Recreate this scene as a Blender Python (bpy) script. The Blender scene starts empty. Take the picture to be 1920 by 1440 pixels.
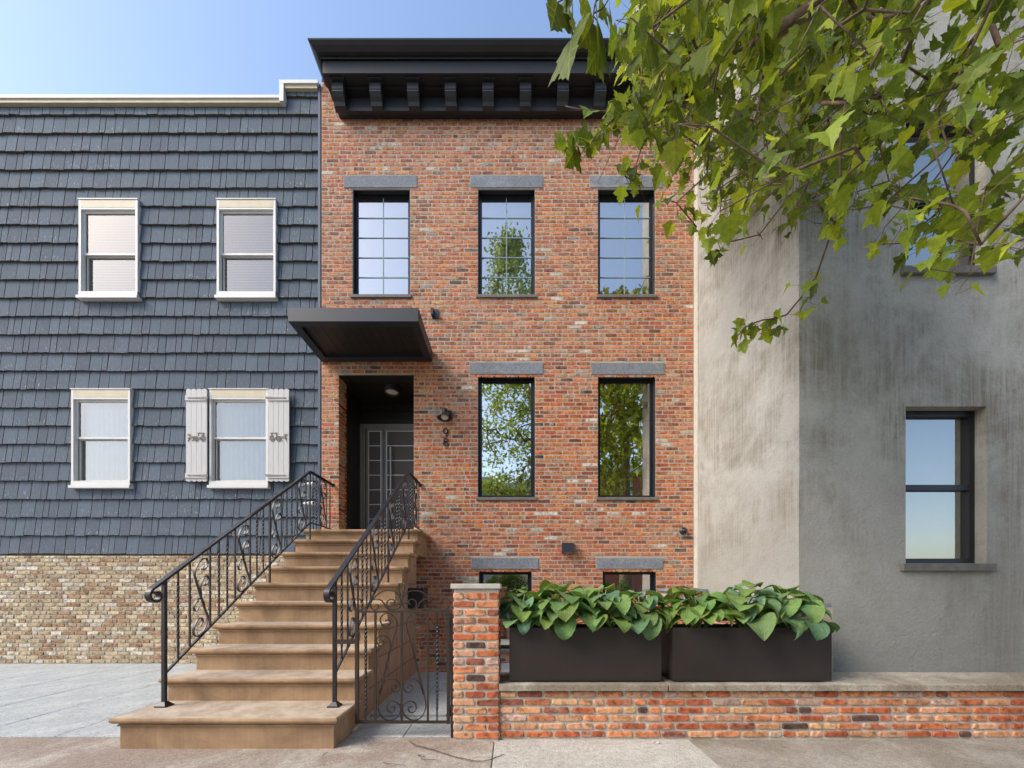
import bpy, bmesh, math, random
from mathutils import Vector, Matrix, noise as mn

sc = bpy.context.scene
COL = sc.collection
R = math.radians
F = 700.0; VX = 957.0; VY = 1103.0; EYE = 1.24
# measured picture scale -> metres at a given distance from the camera
def PX(px, Y): return (px - VX) * Y / F
def PZ(py, Y): return EYE + (VY - py) * Y / F
YF = 6.14      # the brick facade
YW = 3.03      # the front garden wall

# ------------------------------------------------------------------ materials
def new_mat(name):
    m = bpy.data.materials.new(name); m.use_nodes = True
    nt = m.node_tree; b = nt.nodes['Principled BSDF']
    return m, nt, b
def N(nt, t, **kw):
    n = nt.nodes.new(t)
    for k, v in kw.items(): setattr(n, k, v)
    return n
def noise_node(nt, scale, detail=4, rough=.55, coord='Object', vec_scale=None, dist=0):
    tc = N(nt, 'ShaderNodeTexCoord'); out = tc.outputs[coord]
    if vec_scale:
        mp = N(nt, 'ShaderNodeMapping'); mp.inputs['Scale'].default_value = vec_scale
        nt.links.new(out, mp.inputs[0]); out = mp.outputs[0]
    n = N(nt, 'ShaderNodeTexNoise'); n.inputs['Scale'].default_value = scale
    n.inputs['Detail'].default_value = detail; n.inputs['Roughness'].default_value = rough
    n.inputs['Distortion'].default_value = dist
    nt.links.new(out, n.inputs['Vector'])
    return n
def ramp(nt, src, stops):
    r = N(nt, 'ShaderNodeValToRGB')
    el = r.color_ramp.elements
    while len(el) < len(stops): el.new(.5)
    for e, (p, c) in zip(el, stops):
        e.position = p; e.color = (c, c, c, 1) if isinstance(c, (int, float)) else (*c, 1)
    nt.links.new(src, r.inputs[0]); return r
def mixc(nt, fac, a, b, mode='MIX'):
    m = N(nt, 'ShaderNodeMix', data_type='RGBA', blend_type=mode)
    for sock, v in ((m.inputs[0], fac), (m.inputs[6], a), (m.inputs[7], b)):
        if isinstance(v, (int, float)): sock.default_value = v
        elif isinstance(v, tuple): sock.default_value = (*v, 1)
        else: nt.links.new(v, sock)
    return m.outputs[2]
def bump(nt, b, src, strength=.3, dist=.01):
    bp = N(nt, 'ShaderNodeBump'); bp.inputs['Strength'].default_value = strength
    bp.inputs['Distance'].default_value = dist
    nt.links.new(src, bp.inputs['Height']); nt.links.new(bp.outputs[0], b.inputs['Normal'])
    return bp
def plain(name, col, rough=.5, metal=0, var=.12, scale=6, bs=0, bscale=60, vs=None, spec=.5):
    m, nt, b = new_mat(name)
    n = noise_node(nt, scale, 5, vec_scale=vs)
    lo = tuple(c * (1 - var) for c in col); hi = tuple(min(1, c * (1 + var)) for c in col)
    r = ramp(nt, n.outputs[0], [(.3, lo), (.7, hi)])
    nt.links.new(r.outputs[0], b.inputs['Base Color'])
    b.inputs['Roughness'].default_value = rough; b.inputs['Metallic'].default_value = metal
    b.inputs['Specular IOR Level'].default_value = spec
    if bs:
        n2 = noise_node(nt, bscale, 4, vec_scale=vs); bump(nt, b, n2.outputs[0], bs, .01)
    return m

def brick_mat():
    m, nt, b = new_mat('old_brick')
    at = N(nt, 'ShaderNodeAttribute', attribute_name='col')
    n1 = noise_node(nt, 38, 5, .65); n2 = noise_node(nt, 11, 4, .6, dist=.6); n3 = noise_node(nt, 140, 3, .6)
    v = ramp(nt, n1.outputs[0], [(.26, .60), (.45, .94), (.58, 1.05), (.76, 1.32)])
    c = mixc(nt, 1.0, at.outputs['Color'], v.outputs[0], 'MULTIPLY')
    n9 = noise_node(nt, 17, 3, .6, dist=.4); v9 = ramp(nt, n9.outputs[0], [(.37, .52), (.5, 1.0), (.64, 1.16)])
    c = mixc(nt, 1.0, c, v9.outputs[0], 'MULTIPLY')
    # lime and old mortar smeared over some bricks
    sm = ramp(nt, n2.outputs[0], [(.50, 0), (.62, 1)])
    ma = N(nt, 'ShaderNodeMath', operation='MULTIPLY'); nt.links.new(sm.outputs[0], ma.inputs[0]); nt.links.new(at.outputs['Alpha'], ma.inputs[1])
    sp = ramp(nt, n1.outputs[0], [(.40, .25), (.56, 1)])
    mb_ = N(nt, 'ShaderNodeMath', operation='MULTIPLY'); nt.links.new(ma.outputs[0], mb_.inputs[0]); nt.links.new(sp.outputs[0], mb_.inputs[1])
    c2 = mixc(nt, mb_.outputs[0], c, (.46, .37, .29))
    nt.links.new(c2, b.inputs['Base Color']); b.inputs['Roughness'].default_value = .92
    b.inputs['Specular IOR Level'].default_value = .25
    ad = N(nt, 'ShaderNodeMath', operation='ADD'); nt.links.new(n1.outputs[0], ad.inputs[0]); nt.links.new(n3.outputs[0], ad.inputs[1])
    bump(nt, b, ad.outputs[0], .55, .006)
    return m
def attr_mat(name, rough=.8, nscale=30, lo=.8, hi=1.15, bs=.3, vs=None, spec=.3):
    m, nt, b = new_mat(name)
    at = N(nt, 'ShaderNodeAttribute', attribute_name='col')
    n1 = noise_node(nt, nscale, 5, .6, vec_scale=vs)
    v = ramp(nt, n1.outputs[0], [(.3, lo), (.7, hi)])
    c = mixc(nt, 1.0, at.outputs['Color'], v.outputs[0], 'MULTIPLY')
    nt.links.new(c, b.inputs['Base Color']); b.inputs['Roughness'].default_value = rough
    b.inputs['Specular IOR Level'].default_value = spec
    if bs: bump(nt, b, n1.outputs[0], bs, .006)
    return m
def mortar_mat(name, col):
    m, nt, b = new_mat(name)
    n = noise_node(nt, 5, 5); n2 = noise_node(nt, 90, 4)
    r = ramp(nt, n.outputs[0], [(.3, tuple(c * .8 for c in col)), (.7, tuple(c * 1.15 for c in col))])
    r2 = ramp(nt, n2.outputs[0], [(.3, .75), (.7, 1.15)])
    nt.links.new(mixc(nt, 1, r.outputs[0], r2.outputs[0], 'MULTIPLY'), b.inputs['Base Color'])
    b.inputs['Roughness'].default_value = .95; bump(nt, b, n2.outputs[0], .5, .006)
    return m
def shingle_mat():
    m, nt, b = new_mat('painted_shingle')
    at = N(nt, 'ShaderNodeAttribute', attribute_name='col')
    uv = N(nt, 'ShaderNodeTexCoord')
    n1 = noise_node(nt, 1, 4, .6, vec_scale=(110, 110, 5))
    v = ramp(nt, n1.outputs[0], [(.3, .80), (.7, 1.14)])
    c = mixc(nt, 1.0, at.outputs['Color'], v.outputs[0], 'MULTIPLY')
    # white flecks where paint has run or flaked near the butt ends
    n2 = noise_node(nt, 1, 3, .6, vec_scale=(75, 75, 16)); f = ramp(nt, n2.outputs[0], [(.63, 0), (.67, 1)])
    sx = N(nt, 'ShaderNodeSeparateXYZ'); nt.links.new(uv.outputs['UV'], sx.inputs[0])
    g = ramp(nt, sx.outputs[1], [(.05, 1), (.75, 0)])
    n3 = noise_node(nt, .9, 2); g3 = ramp(nt, n3.outputs[0], [(.42, .1), (.6, 1)])
    a1 = N(nt, 'ShaderNodeMath', operation='MULTIPLY'); nt.links.new(f.outputs[0], a1.inputs[0]); nt.links.new(g.outputs[0], a1.inputs[1])
    a2 = N(nt, 'ShaderNodeMath', operation='MULTIPLY'); nt.links.new(a1.outputs[0], a2.inputs[0]); nt.links.new(g3.outputs[0], a2.inputs[1])
    c2 = mixc(nt, a2.outputs[0], c, (.55, .55, .54))
    nt.links.new(c2, b.inputs['Base Color']); b.inputs['Roughness'].default_value = .88; b.inputs['Specular IOR Level'].default_value = .25
    bump(nt, b, n1.outputs[0], .45, .006)
    return m
def stucco_mat():
    m, nt, b = new_mat('stained_stucco')
    base = noise_node(nt, 1.1, 6, .6); r = ramp(nt, base.outputs[0], [(.3, (.36, .36, .335)), (.7, (.48, .48, .455))])
    st = noise_node(nt, 1.15, 12, .74, vec_scale=(1, .75, .95), dist=.25); s = ramp(nt, st.outputs[0], [(.43, 0), (.60, .9)])
    dr = noise_node(nt, 1, 8, .7, vec_scale=(30, 30, 1.1)); d = ramp(nt, dr.outputs[0], [(.38, .35), (.6, 1)])
    mm = N(nt, 'ShaderNodeMath', operation='MULTIPLY'); nt.links.new(s.outputs[0], mm.inputs[0]); nt.links.new(d.outputs[0], mm.inputs[1])
    c = mixc(nt, mm.outputs[0], r.outputs[0], (.19, .17, .125))
    # damp grey band of bare concrete near the ground
    tc = N(nt, 'ShaderNodeTexCoord'); sx = N(nt, 'ShaderNodeSeparateXYZ'); nt.links.new(tc.outputs['Object'], sx.inputs[0])
    nn = noise_node(nt, 2.2, 4); ad = N(nt, 'ShaderNodeMath', operation='ADD'); nt.links.new(sx.outputs[2], ad.inputs[0]); nt.links.new(nn.outputs[0], ad.inputs[1])
    mr = N(nt, 'ShaderNodeMapRange'); mr.inputs[1].default_value = 1.7; mr.inputs[2].default_value = 3.6; nt.links.new(ad.outputs[0], mr.inputs[0])
    mr.inputs[3].default_value = .62; mr.inputs[4].default_value = 0
    c = mixc(nt, mr.outputs[0], c, (.30, .285, .245))
    fine = noise_node(nt, 70, 4, .7); fr = ramp(nt, fine.outputs[0], [(.3, .86), (.7, 1.08)])
    c = mixc(nt, 1, c, fr.outputs[0], 'MULTIPLY')
    nt.links.new(c, b.inputs['Base Color']); b.inputs['Roughness'].default_value = .93
    f2 = noise_node(nt, 26, 6, .7); bump(nt, b, f2.outputs[0], .5, .02)
    return m
def concrete_mat(name, a, bcol, patch, scale=2.2, spots=True, broom=False):
    m, nt, b = new_mat(name)
    n1 = noise_node(nt, scale, 9, .72, dist=.5); r = ramp(nt, n1.outputs[0], [(.38, a), (.62, bcol)])
    n2 = noise_node(nt, 1.1, 5, .6, dist=1); p = ramp(nt, n2.outputs[0], [(.46, 0), (.56, .85)])
    c = mixc(nt, p.outputs[0], r.outputs[0], patch)
    n3 = noise_node(nt, 120, 3, .7); fr = ramp(nt, n3.outputs[0], [(.34, .62), (.5, 1), (.66, 1.28)])
    n5 = noise_node(nt, 28, 5, .7); f5 = ramp(nt, n5.outputs[0], [(.36, .80), (.5, 1), (.64, 1.12)]); c = mixc(nt, 1, c, f5.outputs[0], 'MULTIPLY')
    c = mixc(nt, 1, c, fr.outputs[0], 'MULTIPLY')
    if spots:
        v = N(nt, 'ShaderNodeTexVoronoi'); v.inputs['Scale'].default_value = 9
        tc = N(nt, 'ShaderNodeTexCoord'); nt.links.new(tc.outputs['Object'], v.inputs['Vector'])
        s = ramp(nt, v.outputs[0], [(.03, .8), (.06, 0)])
        c = mixc(nt, s.outputs[0], c, (.09, .08, .07))
    nt.links.new(c, b.inputs['Base Color']); b.inputs['Roughness'].default_value = .93
    if broom:
        n4 = noise_node(nt, 1, 4, .6, vec_scale=(160, 6, 1)); bump(nt, b, n4.outputs[0], .5, .006)
    else: bump(nt, b, n3.outputs[0], .55, .008)
    return m
def brownstone_mat():
    m, nt, b = new_mat('brownstone')
    n1 = noise_node(nt, 2.5, 6, .6, dist=.5); r = ramp(nt, n1.outputs[0], [(.36, (.27, .165, .090)), (.64, (.44, .288, .165))])
    n2 = noise_node(nt, 1, 5, .6, vec_scale=(26, 26, 1.3)); s = ramp(nt, n2.outputs[0], [(.3, .88), (.7, 1.06)])
    c = mixc(nt, 1, r.outputs[0], s.outputs[0], 'MULTIPLY')
    # sky light painted into the treads: faces that look up are paler
    g = N(nt, 'ShaderNodeNewGeometry'); sx = N(nt, 'ShaderNodeSeparateXYZ'); nt.links.new(g.outputs['True Normal'], sx.inputs[0])
    up = ramp(nt, sx.outputs[2], [(.80, 0), (.97, .72)])
    n3 = noise_node(nt, 6, 6, .7); w = ramp(nt, n3.outputs[0], [(.38, (.34, .28, .205)), (.62, (.54, .47, .385))])
    c = mixc(nt, up.outputs[0], c, w.outputs[0])
    n4 = noise_node(nt, 150, 3, .6); f = ramp(nt, n4.outputs[0], [(.3, .85), (.7, 1.1)])
    c = mixc(nt, 1, c, f.outputs[0], 'MULTIPLY')
    nt.links.new(c, b.inputs['Base Color']); b.inputs['Roughness'].default_value = .85
    bump(nt, b, n4.outputs[0], .35, .005)
    return m
def block_joint_mat():
    m, nt, b = new_mat('brownstone_block')
    tc = N(nt, 'ShaderNodeTexCoord'); mp = N(nt, 'ShaderNodeMapping'); mp.inputs['Rotation'].default_value = (0, R(90), R(90))
    nt.links.new(tc.outputs['Object'], mp.inputs[0])
    # block courses run along Y, up Z
    sx = N(nt, 'ShaderNodeSeparateXYZ'); nt.links.new(tc.outputs['Object'], sx.inputs[0])
    cb = N(nt, 'ShaderNodeCombineXYZ'); nt.links.new(sx.outputs[1], cb.inputs[0]); nt.links.new(sx.outputs[2], cb.inputs[1])
    bt = N(nt, 'ShaderNodeTexBrick'); nt.links.new(cb.outputs[0], bt.inputs[0])
    bt.inputs['Scale'].default_value = 1; bt.inputs['Brick Width'].default_value = .62; bt.inputs['Row Height'].default_value = .26
    bt.inputs['Mortar Size'].default_value = .006; bt.inputs['Color1'].default_value = (.40, .25, .17, 1); bt.inputs['Color2'].default_value = (.36, .225, .155, 1)
    bt.inputs['Mortar'].default_value = (.12, .07, .05, 1)
    n2 = noise_node(nt, 1, 5, .6, vec_scale=(30, 30, 1.5)); s = ramp(nt, n2.outputs[0], [(.3, .82), (.7, 1.12)])
    c = mixc(nt, 1, bt.outputs[0], s.outputs[0], 'MULTIPLY')
    nt.links.new(c, b.inputs['Base Color']); b.inputs['Roughness'].default_value = .88
    n4 = noise_node(nt, 120, 3, .6); bump(nt, b, n4.outputs[0], .35, .005)
    return m
def glass_mat(name, refl, tint=(.8, .9, .9), gc=.96):
    m, nt, b = new_mat(name); nt.nodes.remove(b)
    out = nt.nodes['Material Output']
    g = N(nt, 'ShaderNodeBsdfGlossy'); g.inputs['Roughness'].default_value = 0; g.inputs['Color'].default_value = (gc, gc * .965, gc * .91, 1)
    nn = noise_node(nt, 1.6, 1); bp = N(nt, 'ShaderNodeBump'); bp.inputs['Strength'].default_value = .05; bp.inputs['Distance'].default_value = .01
    nt.links.new(nn.outputs[0], bp.inputs['Height']); nt.links.new(bp.outputs[0], g.inputs['Normal'])
    t = N(nt, 'ShaderNodeBsdfTransparent'); t.inputs['Color'].default_value = (*tint, 1)
    fr = N(nt, 'ShaderNodeFresnel'); fr.inputs[0].default_value = 1.5
    ma = N(nt, 'ShaderNodeMath', operation='ADD', use_clamp=True); ma.inputs[1].default_value = refl; nt.links.new(fr.outputs[0], ma.inputs[0])
    mx = N(nt, 'ShaderNodeMixShader'); nt.links.new(ma.outputs[0], mx.inputs[0]); nt.links.new(t.outputs[0], mx.inputs[1]); nt.links.new(g.outputs[0], mx.inputs[2])
    nt.links.new(mx.outputs[0], out.inputs[0]); return m
def leaf_mat(name, vein=True, trans=.45, ribs=False, rough=.55):
    m, nt, b = new_mat(name); out = nt.nodes['Material Output']
    at = N(nt, 'ShaderNodeAttribute', attribute_name='col')
    n1 = noise_node(nt, 45, 3, .6); v = ramp(nt, n1.outputs[0], [(.3, .8), (.7, 1.18)])
    c = mixc(nt, 1.0, at.outputs['Color'], v.outputs[0], 'MULTIPLY')
    uv = N(nt, 'ShaderNodeTexCoord')
    if vein and not ribs:
        sx = N(nt, 'ShaderNodeSeparateXYZ'); nt.links.new(uv.outputs['UV'], sx.inputs[0])
        ab = N(nt, 'ShaderNodeMath', operation='ABSOLUTE'); nt.links.new(sx.outputs[0], ab.inputs[0])
        mid = ramp(nt, ab.outputs[0], [(.012, 1), (.03, 0)])
        # side veins: |x| - k*y lines
        def line(k, o, w):
            mu = N(nt, 'ShaderNodeMath', operation='MULTIPLY_ADD'); mu.inputs[1].default_value = -k; mu.inputs[2].default_value = o * k
            nt.links.new(sx.outputs[1], mu.inputs[0])
            ad = N(nt, 'ShaderNodeMath', operation='ADD'); nt.links.new(mu.outputs[0], ad.inputs[0]); nt.links.new(ab.outputs[0], ad.inputs[1])
            a2 = N(nt, 'ShaderNodeMath', operation='ABSOLUTE'); nt.links.new(ad.outputs[0], a2.inputs[0])
            return ramp(nt, a2.outputs[0], [(w, 1), (w * 2.4, 0)]).outputs[0]
        tot = mid.outputs[0]
        for k, o in ((1.6, .05), (1.0, .32), (.95, .55)):
            mx = N(nt, 'ShaderNodeMath', operation='MAXIMUM'); nt.links.new(tot, mx.inputs[0]); nt.links.new(line(k, o, .011), mx.inputs[1]); tot = mx.outputs[0]
        ml = N(nt, 'ShaderNodeMath', operation='MULTIPLY'); ml.inputs[1].default_value = .32; nt.links.new(tot, ml.inputs[0])
        c = mixc(nt, ml.outputs[0], c, (.36, .42, .10))
    nt.links.new(c, b.inputs['Base Color']); b.inputs['Roughness'].default_value = rough; b.inputs['Specular IOR Level'].default_value = .3
    if ribs:
        sx = N(nt, 'ShaderNodeSeparateXYZ'); nt.links.new(uv.outputs['UV'], sx.inputs[0])
        mu = N(nt, 'ShaderNodeMath', operation='MULTIPLY'); mu.inputs[1].default_value = 42; nt.links.new(sx.outputs[0], mu.inputs[0])
        sn = N(nt, 'ShaderNodeMath', operation='SINE'); nt.links.new(mu.outputs[0], sn.inputs[0])
        bump(nt, b, sn.outputs[0], .28, .004)
    t = N(nt, 'ShaderNodeBsdfTranslucent'); nt.links.new(mixc(nt, 1, c, (1.35, 1.25, .6), 'MULTIPLY'), t.inputs['Color'])
    mx = N(nt, 'ShaderNodeMixShader'); mx.inputs[0].default_value = trans
    nt.links.new(b.outputs[0], mx.inputs[1]); nt.links.new(t.outputs[0], mx.inputs[2]); nt.links.new(mx.outputs[0], out.inputs[0])
    return m
def wood_mat(name, col, axis=(2, 40, 40)):
    m, nt, b = new_mat(name)
    n = noise_node(nt, 1, 5, .6, vec_scale=axis); r = ramp(nt, n.outputs[0], [(.3, tuple(c * .6 for c in col)), (.7, tuple(c * 1.4 for c in col))])
    nt.links.new(r.outputs[0], b.inputs['Base Color']); b.inputs['Roughness'].default_value = .5
    bump(nt, b, n.outputs[0], .2, .004); return m

M = {}
M['brick'] = brick_mat()
M['mortar'] = mortar_mat('facade_mortar', (.47, .40, .31))
M['mortar2'] = mortar_mat('wall_mortar', (.50, .46, .385))
M['shingle'] = shingle_mat()
M['butt'] = plain('shingle_butt', (.15, .115, .07), .95, var=.5, scale=60)
M['stucco'] = stucco_mat()
M['walkA'] = concrete_mat('old_concrete', (.27, .235, .19), (.44, .395, .335), (.27, .205, .165))
M['walkB'] = concrete_mat('new_concrete', (.40, .38, .34), (.49, .47, .425), (.42, .395, .35), spots=True, broom=True)
M['walkC'] = concrete_mat('aged_concrete', (.25, .225, .185), (.35, .32, .27), (.22, .19, .15))
M['bluestone'] = concrete_mat('bluestone', (.33, .355, .35), (.45, .475, .47), (.37, .40, .41), scale=3, spots=False)
M['lintel'] = concrete_mat('lintel_bluestone', (.185, .205, .24), (.27, .29, .33), (.20, .215, .24), scale=4, spots=False)
M['sill'] = plain('stone_sill', (.16, .15, .135), .8, var=.2, scale=14, bs=.3)
M['cap'] = plain('limestone_cap', (.50, .475, .42), .85, var=.12, scale=10, bs=.3)
M['coping'] = concrete_mat('weathered_coping', (.30, .26, .20), (.44, .40, .33), (.22, .18, .13), scale=5, spots=False)
M['brownstone'] = brownstone_mat()
M['block'] = block_joint_mat()
M['black'] = plain('black_metal', (.022, .022, .026), .38, var=.2, scale=3)
M['cornice'] = plain('cornice_paint', (.017, .017, .020), .5, var=.15, scale=2)
M['frame'] = plain('window_frame_black', (.010, .012, .018), .4, var=.15, scale=3)
M['canopy'] = plain('canopy_metal', (.019, .023, .032), .5, var=.10, scale=2)
M['planter'] = plain('planter_bronze', (.025, .0175, .0145), .55, var=.15, scale=3, bs=.05)
M['iron'] = plain('wrought_iron_black', (.016, .017, .022), .42, var=.3, scale=20, metal=0, spec=.5)
M['bronze'] = plain('gate_iron_bronze', (.036, .026, .019), .5, var=.25, scale=20, metal=.1, spec=.5)
M['white'] = plain('white_paint', (.66, .65, .63), .5, var=.05, scale=6)
M['cream'] = plain('cream_trim', (.56, .49, .34), .6, var=.08, scale=6)
M['shutter'] = plain('shutter_paint', (.52, .515, .51), .6, var=.06, scale=1, vs=(60, 60, 4), bs=.2)
M['hinge'] = plain('weathered_metal', (.22, .18, .15), .6, var=.3, scale=30)
M['corner'] = plain('navy_corner_board', (.05, .07, .115), .5, var=.12, scale=5)
M['doorpanel'] = plain('door_panel_grey', (.105, .088, .070), .55, var=.08, scale=2)
M['doorframe'] = plain('door_frame_grey', (.23, .21, .18), .4, var=.1, scale=3)
M['silver'] = plain('brushed_steel', (.72, .71, .69), .4, metal=.15, var=.06)
M['darkwood'] = wood_mat('dark_stained_boards', (.016, .013, .011), (3, 45, 45))
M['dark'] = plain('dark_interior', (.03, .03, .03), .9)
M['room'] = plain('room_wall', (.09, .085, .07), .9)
M['blind'] = plain('pale_blind', (.72, .74, .74), .8, var=.03)
M['curtain'] = plain('reflected_wall_grey', (.30, .33, .32), .9, var=.1, scale=1, vs=(40, 40, 1))
M['muntin'] = plain('muntin_blue_grey', (.23, .32, .36), .5)
M['glass_up'] = glass_mat('window_glass', .60, (.95, .97, .97), .84); M['glass_mid'] = glass_mat('lower_window_glass', .72)
M['glass_n'] = glass_mat('house_glass', .16)
M['glass_dark'] = glass_mat('street_glass', .35)
M['lampglass'] = plain('frosted_lamp_glass', (.72, .70, .66), .4)
M['gold'] = plain('lamp_rim', (.25, .19, .07), .35, metal=.5)
M['leaf'] = leaf_mat('plane_leaf')
M['leaf_far'] = leaf_mat('tree_leaf', vein=False)
M['hosta'] = leaf_mat('hosta_leaf', ribs=True, trans=.25, rough=.65)
M['stem'] = plain('leaf_stem', (.22, .30, .08), .5, var=.2)
M['bark'] = plain('bark', (.15, .105, .075), .9, var=.35, scale=18, bs=.6)
M['twig'] = plain('dry_twig', (.13, .085, .06), .9, var=.3, scale=30)
M['bluesoil'] = plain('potting_soil', (.05, .035, .025), .95, var=.4, scale=40, bs=.6)
M['asphalt'] = plain('asphalt', (.05, .05, .052), .9, var=.25, scale=30, bs=.4)
M['earth'] = plain('ground', (.10, .085, .065), .95, var=.25, scale=2)
M['tanbrick'] = plain('tan_masonry', (.42, .34, .24), .9, var=.2, scale=9, bs=.4)
M['redbrick'] = plain('red_masonry', (.33, .12, .075), .9, var=.2, scale=12, bs=.3)
M['yellowbrick'] = plain('pale_masonry', (.55, .46, .30), .9, var=.15, scale=9, bs=.3)
M['greymas'] = plain('grey_masonry', (.35, .34, .33), .9, var=.15, scale=9, bs=.3)
M['rubber'] = plain('tyre_rubber', (.02, .02, .02), .8)
M['gravel'] = plain('bark_mulch', (.30, .20, .15), .95, var=.4, scale=60, bs=.8)

# ------------------------------------------------------------------ mesh builder
ORG = {}
class MB:
    def __init__(s): s.v = []; s.f = []; s.c = []; s.mi = []; s.uv = []
    def face(s, pts, col=(1, 1, 1, 0), mi=0, uv=None):
        i = len(s.v); s.v += [tuple(p) for p in pts]; s.f.append(tuple(range(i, i + len(pts)))); s.c.append(col); s.mi.append(mi)
        s.uv.append(uv or [(0, 0)] * len(pts))
    def idx(s, base, faces, col=(1, 1, 1, 0), mi=0):
        for f in faces: s.f.append(tuple(base + k for k in f)); s.c.append(col); s.mi.append(mi); s.uv.append([(0, 0)] * len(f))
    def box(s, x0, x1, y0, y1, z0, z1, col=(1, 1, 1, 0), mi=0, bev=0):
        if x1 < x0: x0, x1 = x1, x0
        if y1 < y0: y0, y1 = y1, y0
        if z1 < z0: z0, z1 = z1, z0
        b = len(s.v)
        if not bev:
            s.v += [(x, y, z) for z in (z0, z1) for y in (y0, y1) for x in (x0, x1)]
            s.idx(b, [(0, 2, 3, 1), (4, 5, 7, 6), (0, 1, 5, 4), (2, 6, 7, 3), (0, 4, 6, 2), (1, 3, 7, 5)], col, mi)
            return
        # chamfered box: for each corner three vertices
        B = bev; P = {}
        for i, x in enumerate((x0, x1)):
            for j, y in enumerate((y0, y1)):
                for k, z in enumerate((z0, z1)):
                    dx = B if i == 0 else -B; dy = B if j == 0 else -B; dz = B if k == 0 else -B
                    for a, p in enumerate(((x, y + dy, z + dz), (x + dx, y, z + dz), (x + dx, y + dy, z))):
                        P[i, j, k, a] = len(s.v) - b; s.v.append(p)
        F_ = []
        for i in (0, 1):
            q = [P[i, 0, 0, 0], P[i, 1, 0, 0], P[i, 1, 1, 0], P[i, 0, 1, 0]]; F_.append(q[::-1] if i == 0 else q)
            q = [P[0, i, 0, 1], P[0, i, 1, 1], P[1, i, 1, 1], P[1, i, 0, 1]]; F_.append(q[::-1] if i == 0 else q)
            q = [P[0, 0, i, 2], P[1, 0, i, 2], P[1, 1, i, 2], P[0, 1, i, 2]]; F_.append(q[::-1] if i == 0 else q)
        for i in (0, 1):
            for j in (0, 1):
                F_.append([P[i, j, 0, 0], P[i, j, 1, 0], P[i, j, 1, 1], P[i, j, 0, 1]][::(1 if i != j else -1)])
                F_.append([P[i, 0, j, 0], P[i, 1, j, 0], P[i, 1, j, 2], P[i, 0, j, 2]][::(1 if i == j else -1)])
                F_.append([P[0, i, j, 1], P[1, i, j, 1], P[1, i, j, 2], P[0, i, j, 2]][::(1 if i != j else -1)])
                for k in (0, 1):
                    t = [P[i, j, k, 0], P[i, j, k, 1], P[i, j, k, 2]]
                    F_.append(t if (i + j + k) % 2 else t[::-1])
        s.idx(b, F_, col, mi)
    def prism(s, poly, axis, a0, a1, col=(1, 1, 1, 0), mi=0):
        """poly: 2D points; axis 'x': poly=(y,z), 'y': poly=(x,z), 'z': poly=(x,y)"""
        b = len(s.v); n = len(poly)
        for a in (a0, a1):
            for p, q in poly:
                s.v.append((a, p, q) if axis == 'x' else (p, a, q) if axis == 'y' else (p, q, a))
        s.idx(b, [tuple(range(n))[::-1], tuple(range(n, 2 * n))] + [(i, (i + 1) % n, n + (i + 1) % n, n + i) for i in range(n)], col, mi)
    def tube(s, path, r, n=6, col=(1, 1, 1, 0), mi=0, twist=0, cap=True):
        path = [Vector(p) for p in path]; m = len(path)
        if m < 2: return
        rs = r if isinstance(r, (list, tuple)) else [r] * m
        b = len(s.v); t0 = (path[1] - path[0]).normalized()
        up = Vector((0, 0, 1)) if abs(t0.z) < .9 else Vector((0, 1, 0))
        a = t0.cross(up).normalized()
        for i, p in enumerate(path):
            t = (path[min(i + 1, m - 1)] - path[max(i - 1, 0)])
            t = t.normalized() if t.length > 1e-9 else t0
            a = (a - t * a.dot(t)); a = a.normalized() if a.length > 1e-6 else t.orthogonal().normalized()
            c = t.cross(a)
            for k in range(n):
                th = 2 * math.pi * k / n + twist * i + math.pi / n
                s.v.append(tuple(p + (a * math.cos(th) + c * math.sin(th)) * rs[i]))
        fs = [(i * n + k, i * n + (k + 1) % n, (i + 1) * n + (k + 1) % n, (i + 1) * n + k) for i in range(m - 1) for k in range(n)]
        if cap: fs += [tuple(range(n))[::-1], tuple(range((m - 1) * n, m * n))]
        s.idx(b, fs, col, mi)
    def flat(s, pts, mapf, t, d0, d1, closed=False, taper=None):
        """flat bar following 2D pts; t half thickness in plane, d0..d1 across the plane"""
        n = len(pts); b = len(s.v)
        for i, p in enumerate(pts):
            q = pts[min(i + 1, n - 1)]; o = pts[max(i - 1, 0)]
            dx, dy = q[0] - o[0], q[1] - o[1]; L = math.hypot(dx, dy) or 1e-9; nx, ny = -dy / L, dx / L
            w = t
            for (sx_, d) in ((1, d0), (-1, d0), (-1, d1), (1, d1)):
                s.v.append(tuple(mapf(p[0] + nx * w * sx_, p[1] + ny * w * sx_, d)))
        fs = [(4 * i + k, 4 * i + (k + 1) % 4, 4 * i + 4 + (k + 1) % 4, 4 * i + 4 + k) for i in range(n - 1) for k in range(4)]
        fs += [(3, 2, 1, 0), (4 * n - 4, 4 * n - 3, 4 * n - 2, 4 * n - 1)]
        s.idx(b, fs)
    def lathe(s, prof, c, axis='z', n=24, col=(1, 1, 1, 0), mi=0):
        b = len(s.v); m = len(prof)
        for r_, h in prof:
            for k in range(n):
                a = 2 * math.pi * k / n; x, y = r_ * math.cos(a), r_ * math.sin(a)
                s.v.append((c[0] + x, c[1] + y, c[2] + h) if axis == 'z' else (c[0] + x, c[1] + h, c[2] + y) if axis == 'y' else (c[0] + h, c[1] + x, c[2] + y))
        fs = [(i * n + k, i * n + (k + 1) % n, (i + 1) * n + (k + 1) % n, (i + 1) * n + k) for i in range(m - 1) for k in range(n)]
        s.idx(b, fs, col, mi)
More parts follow.
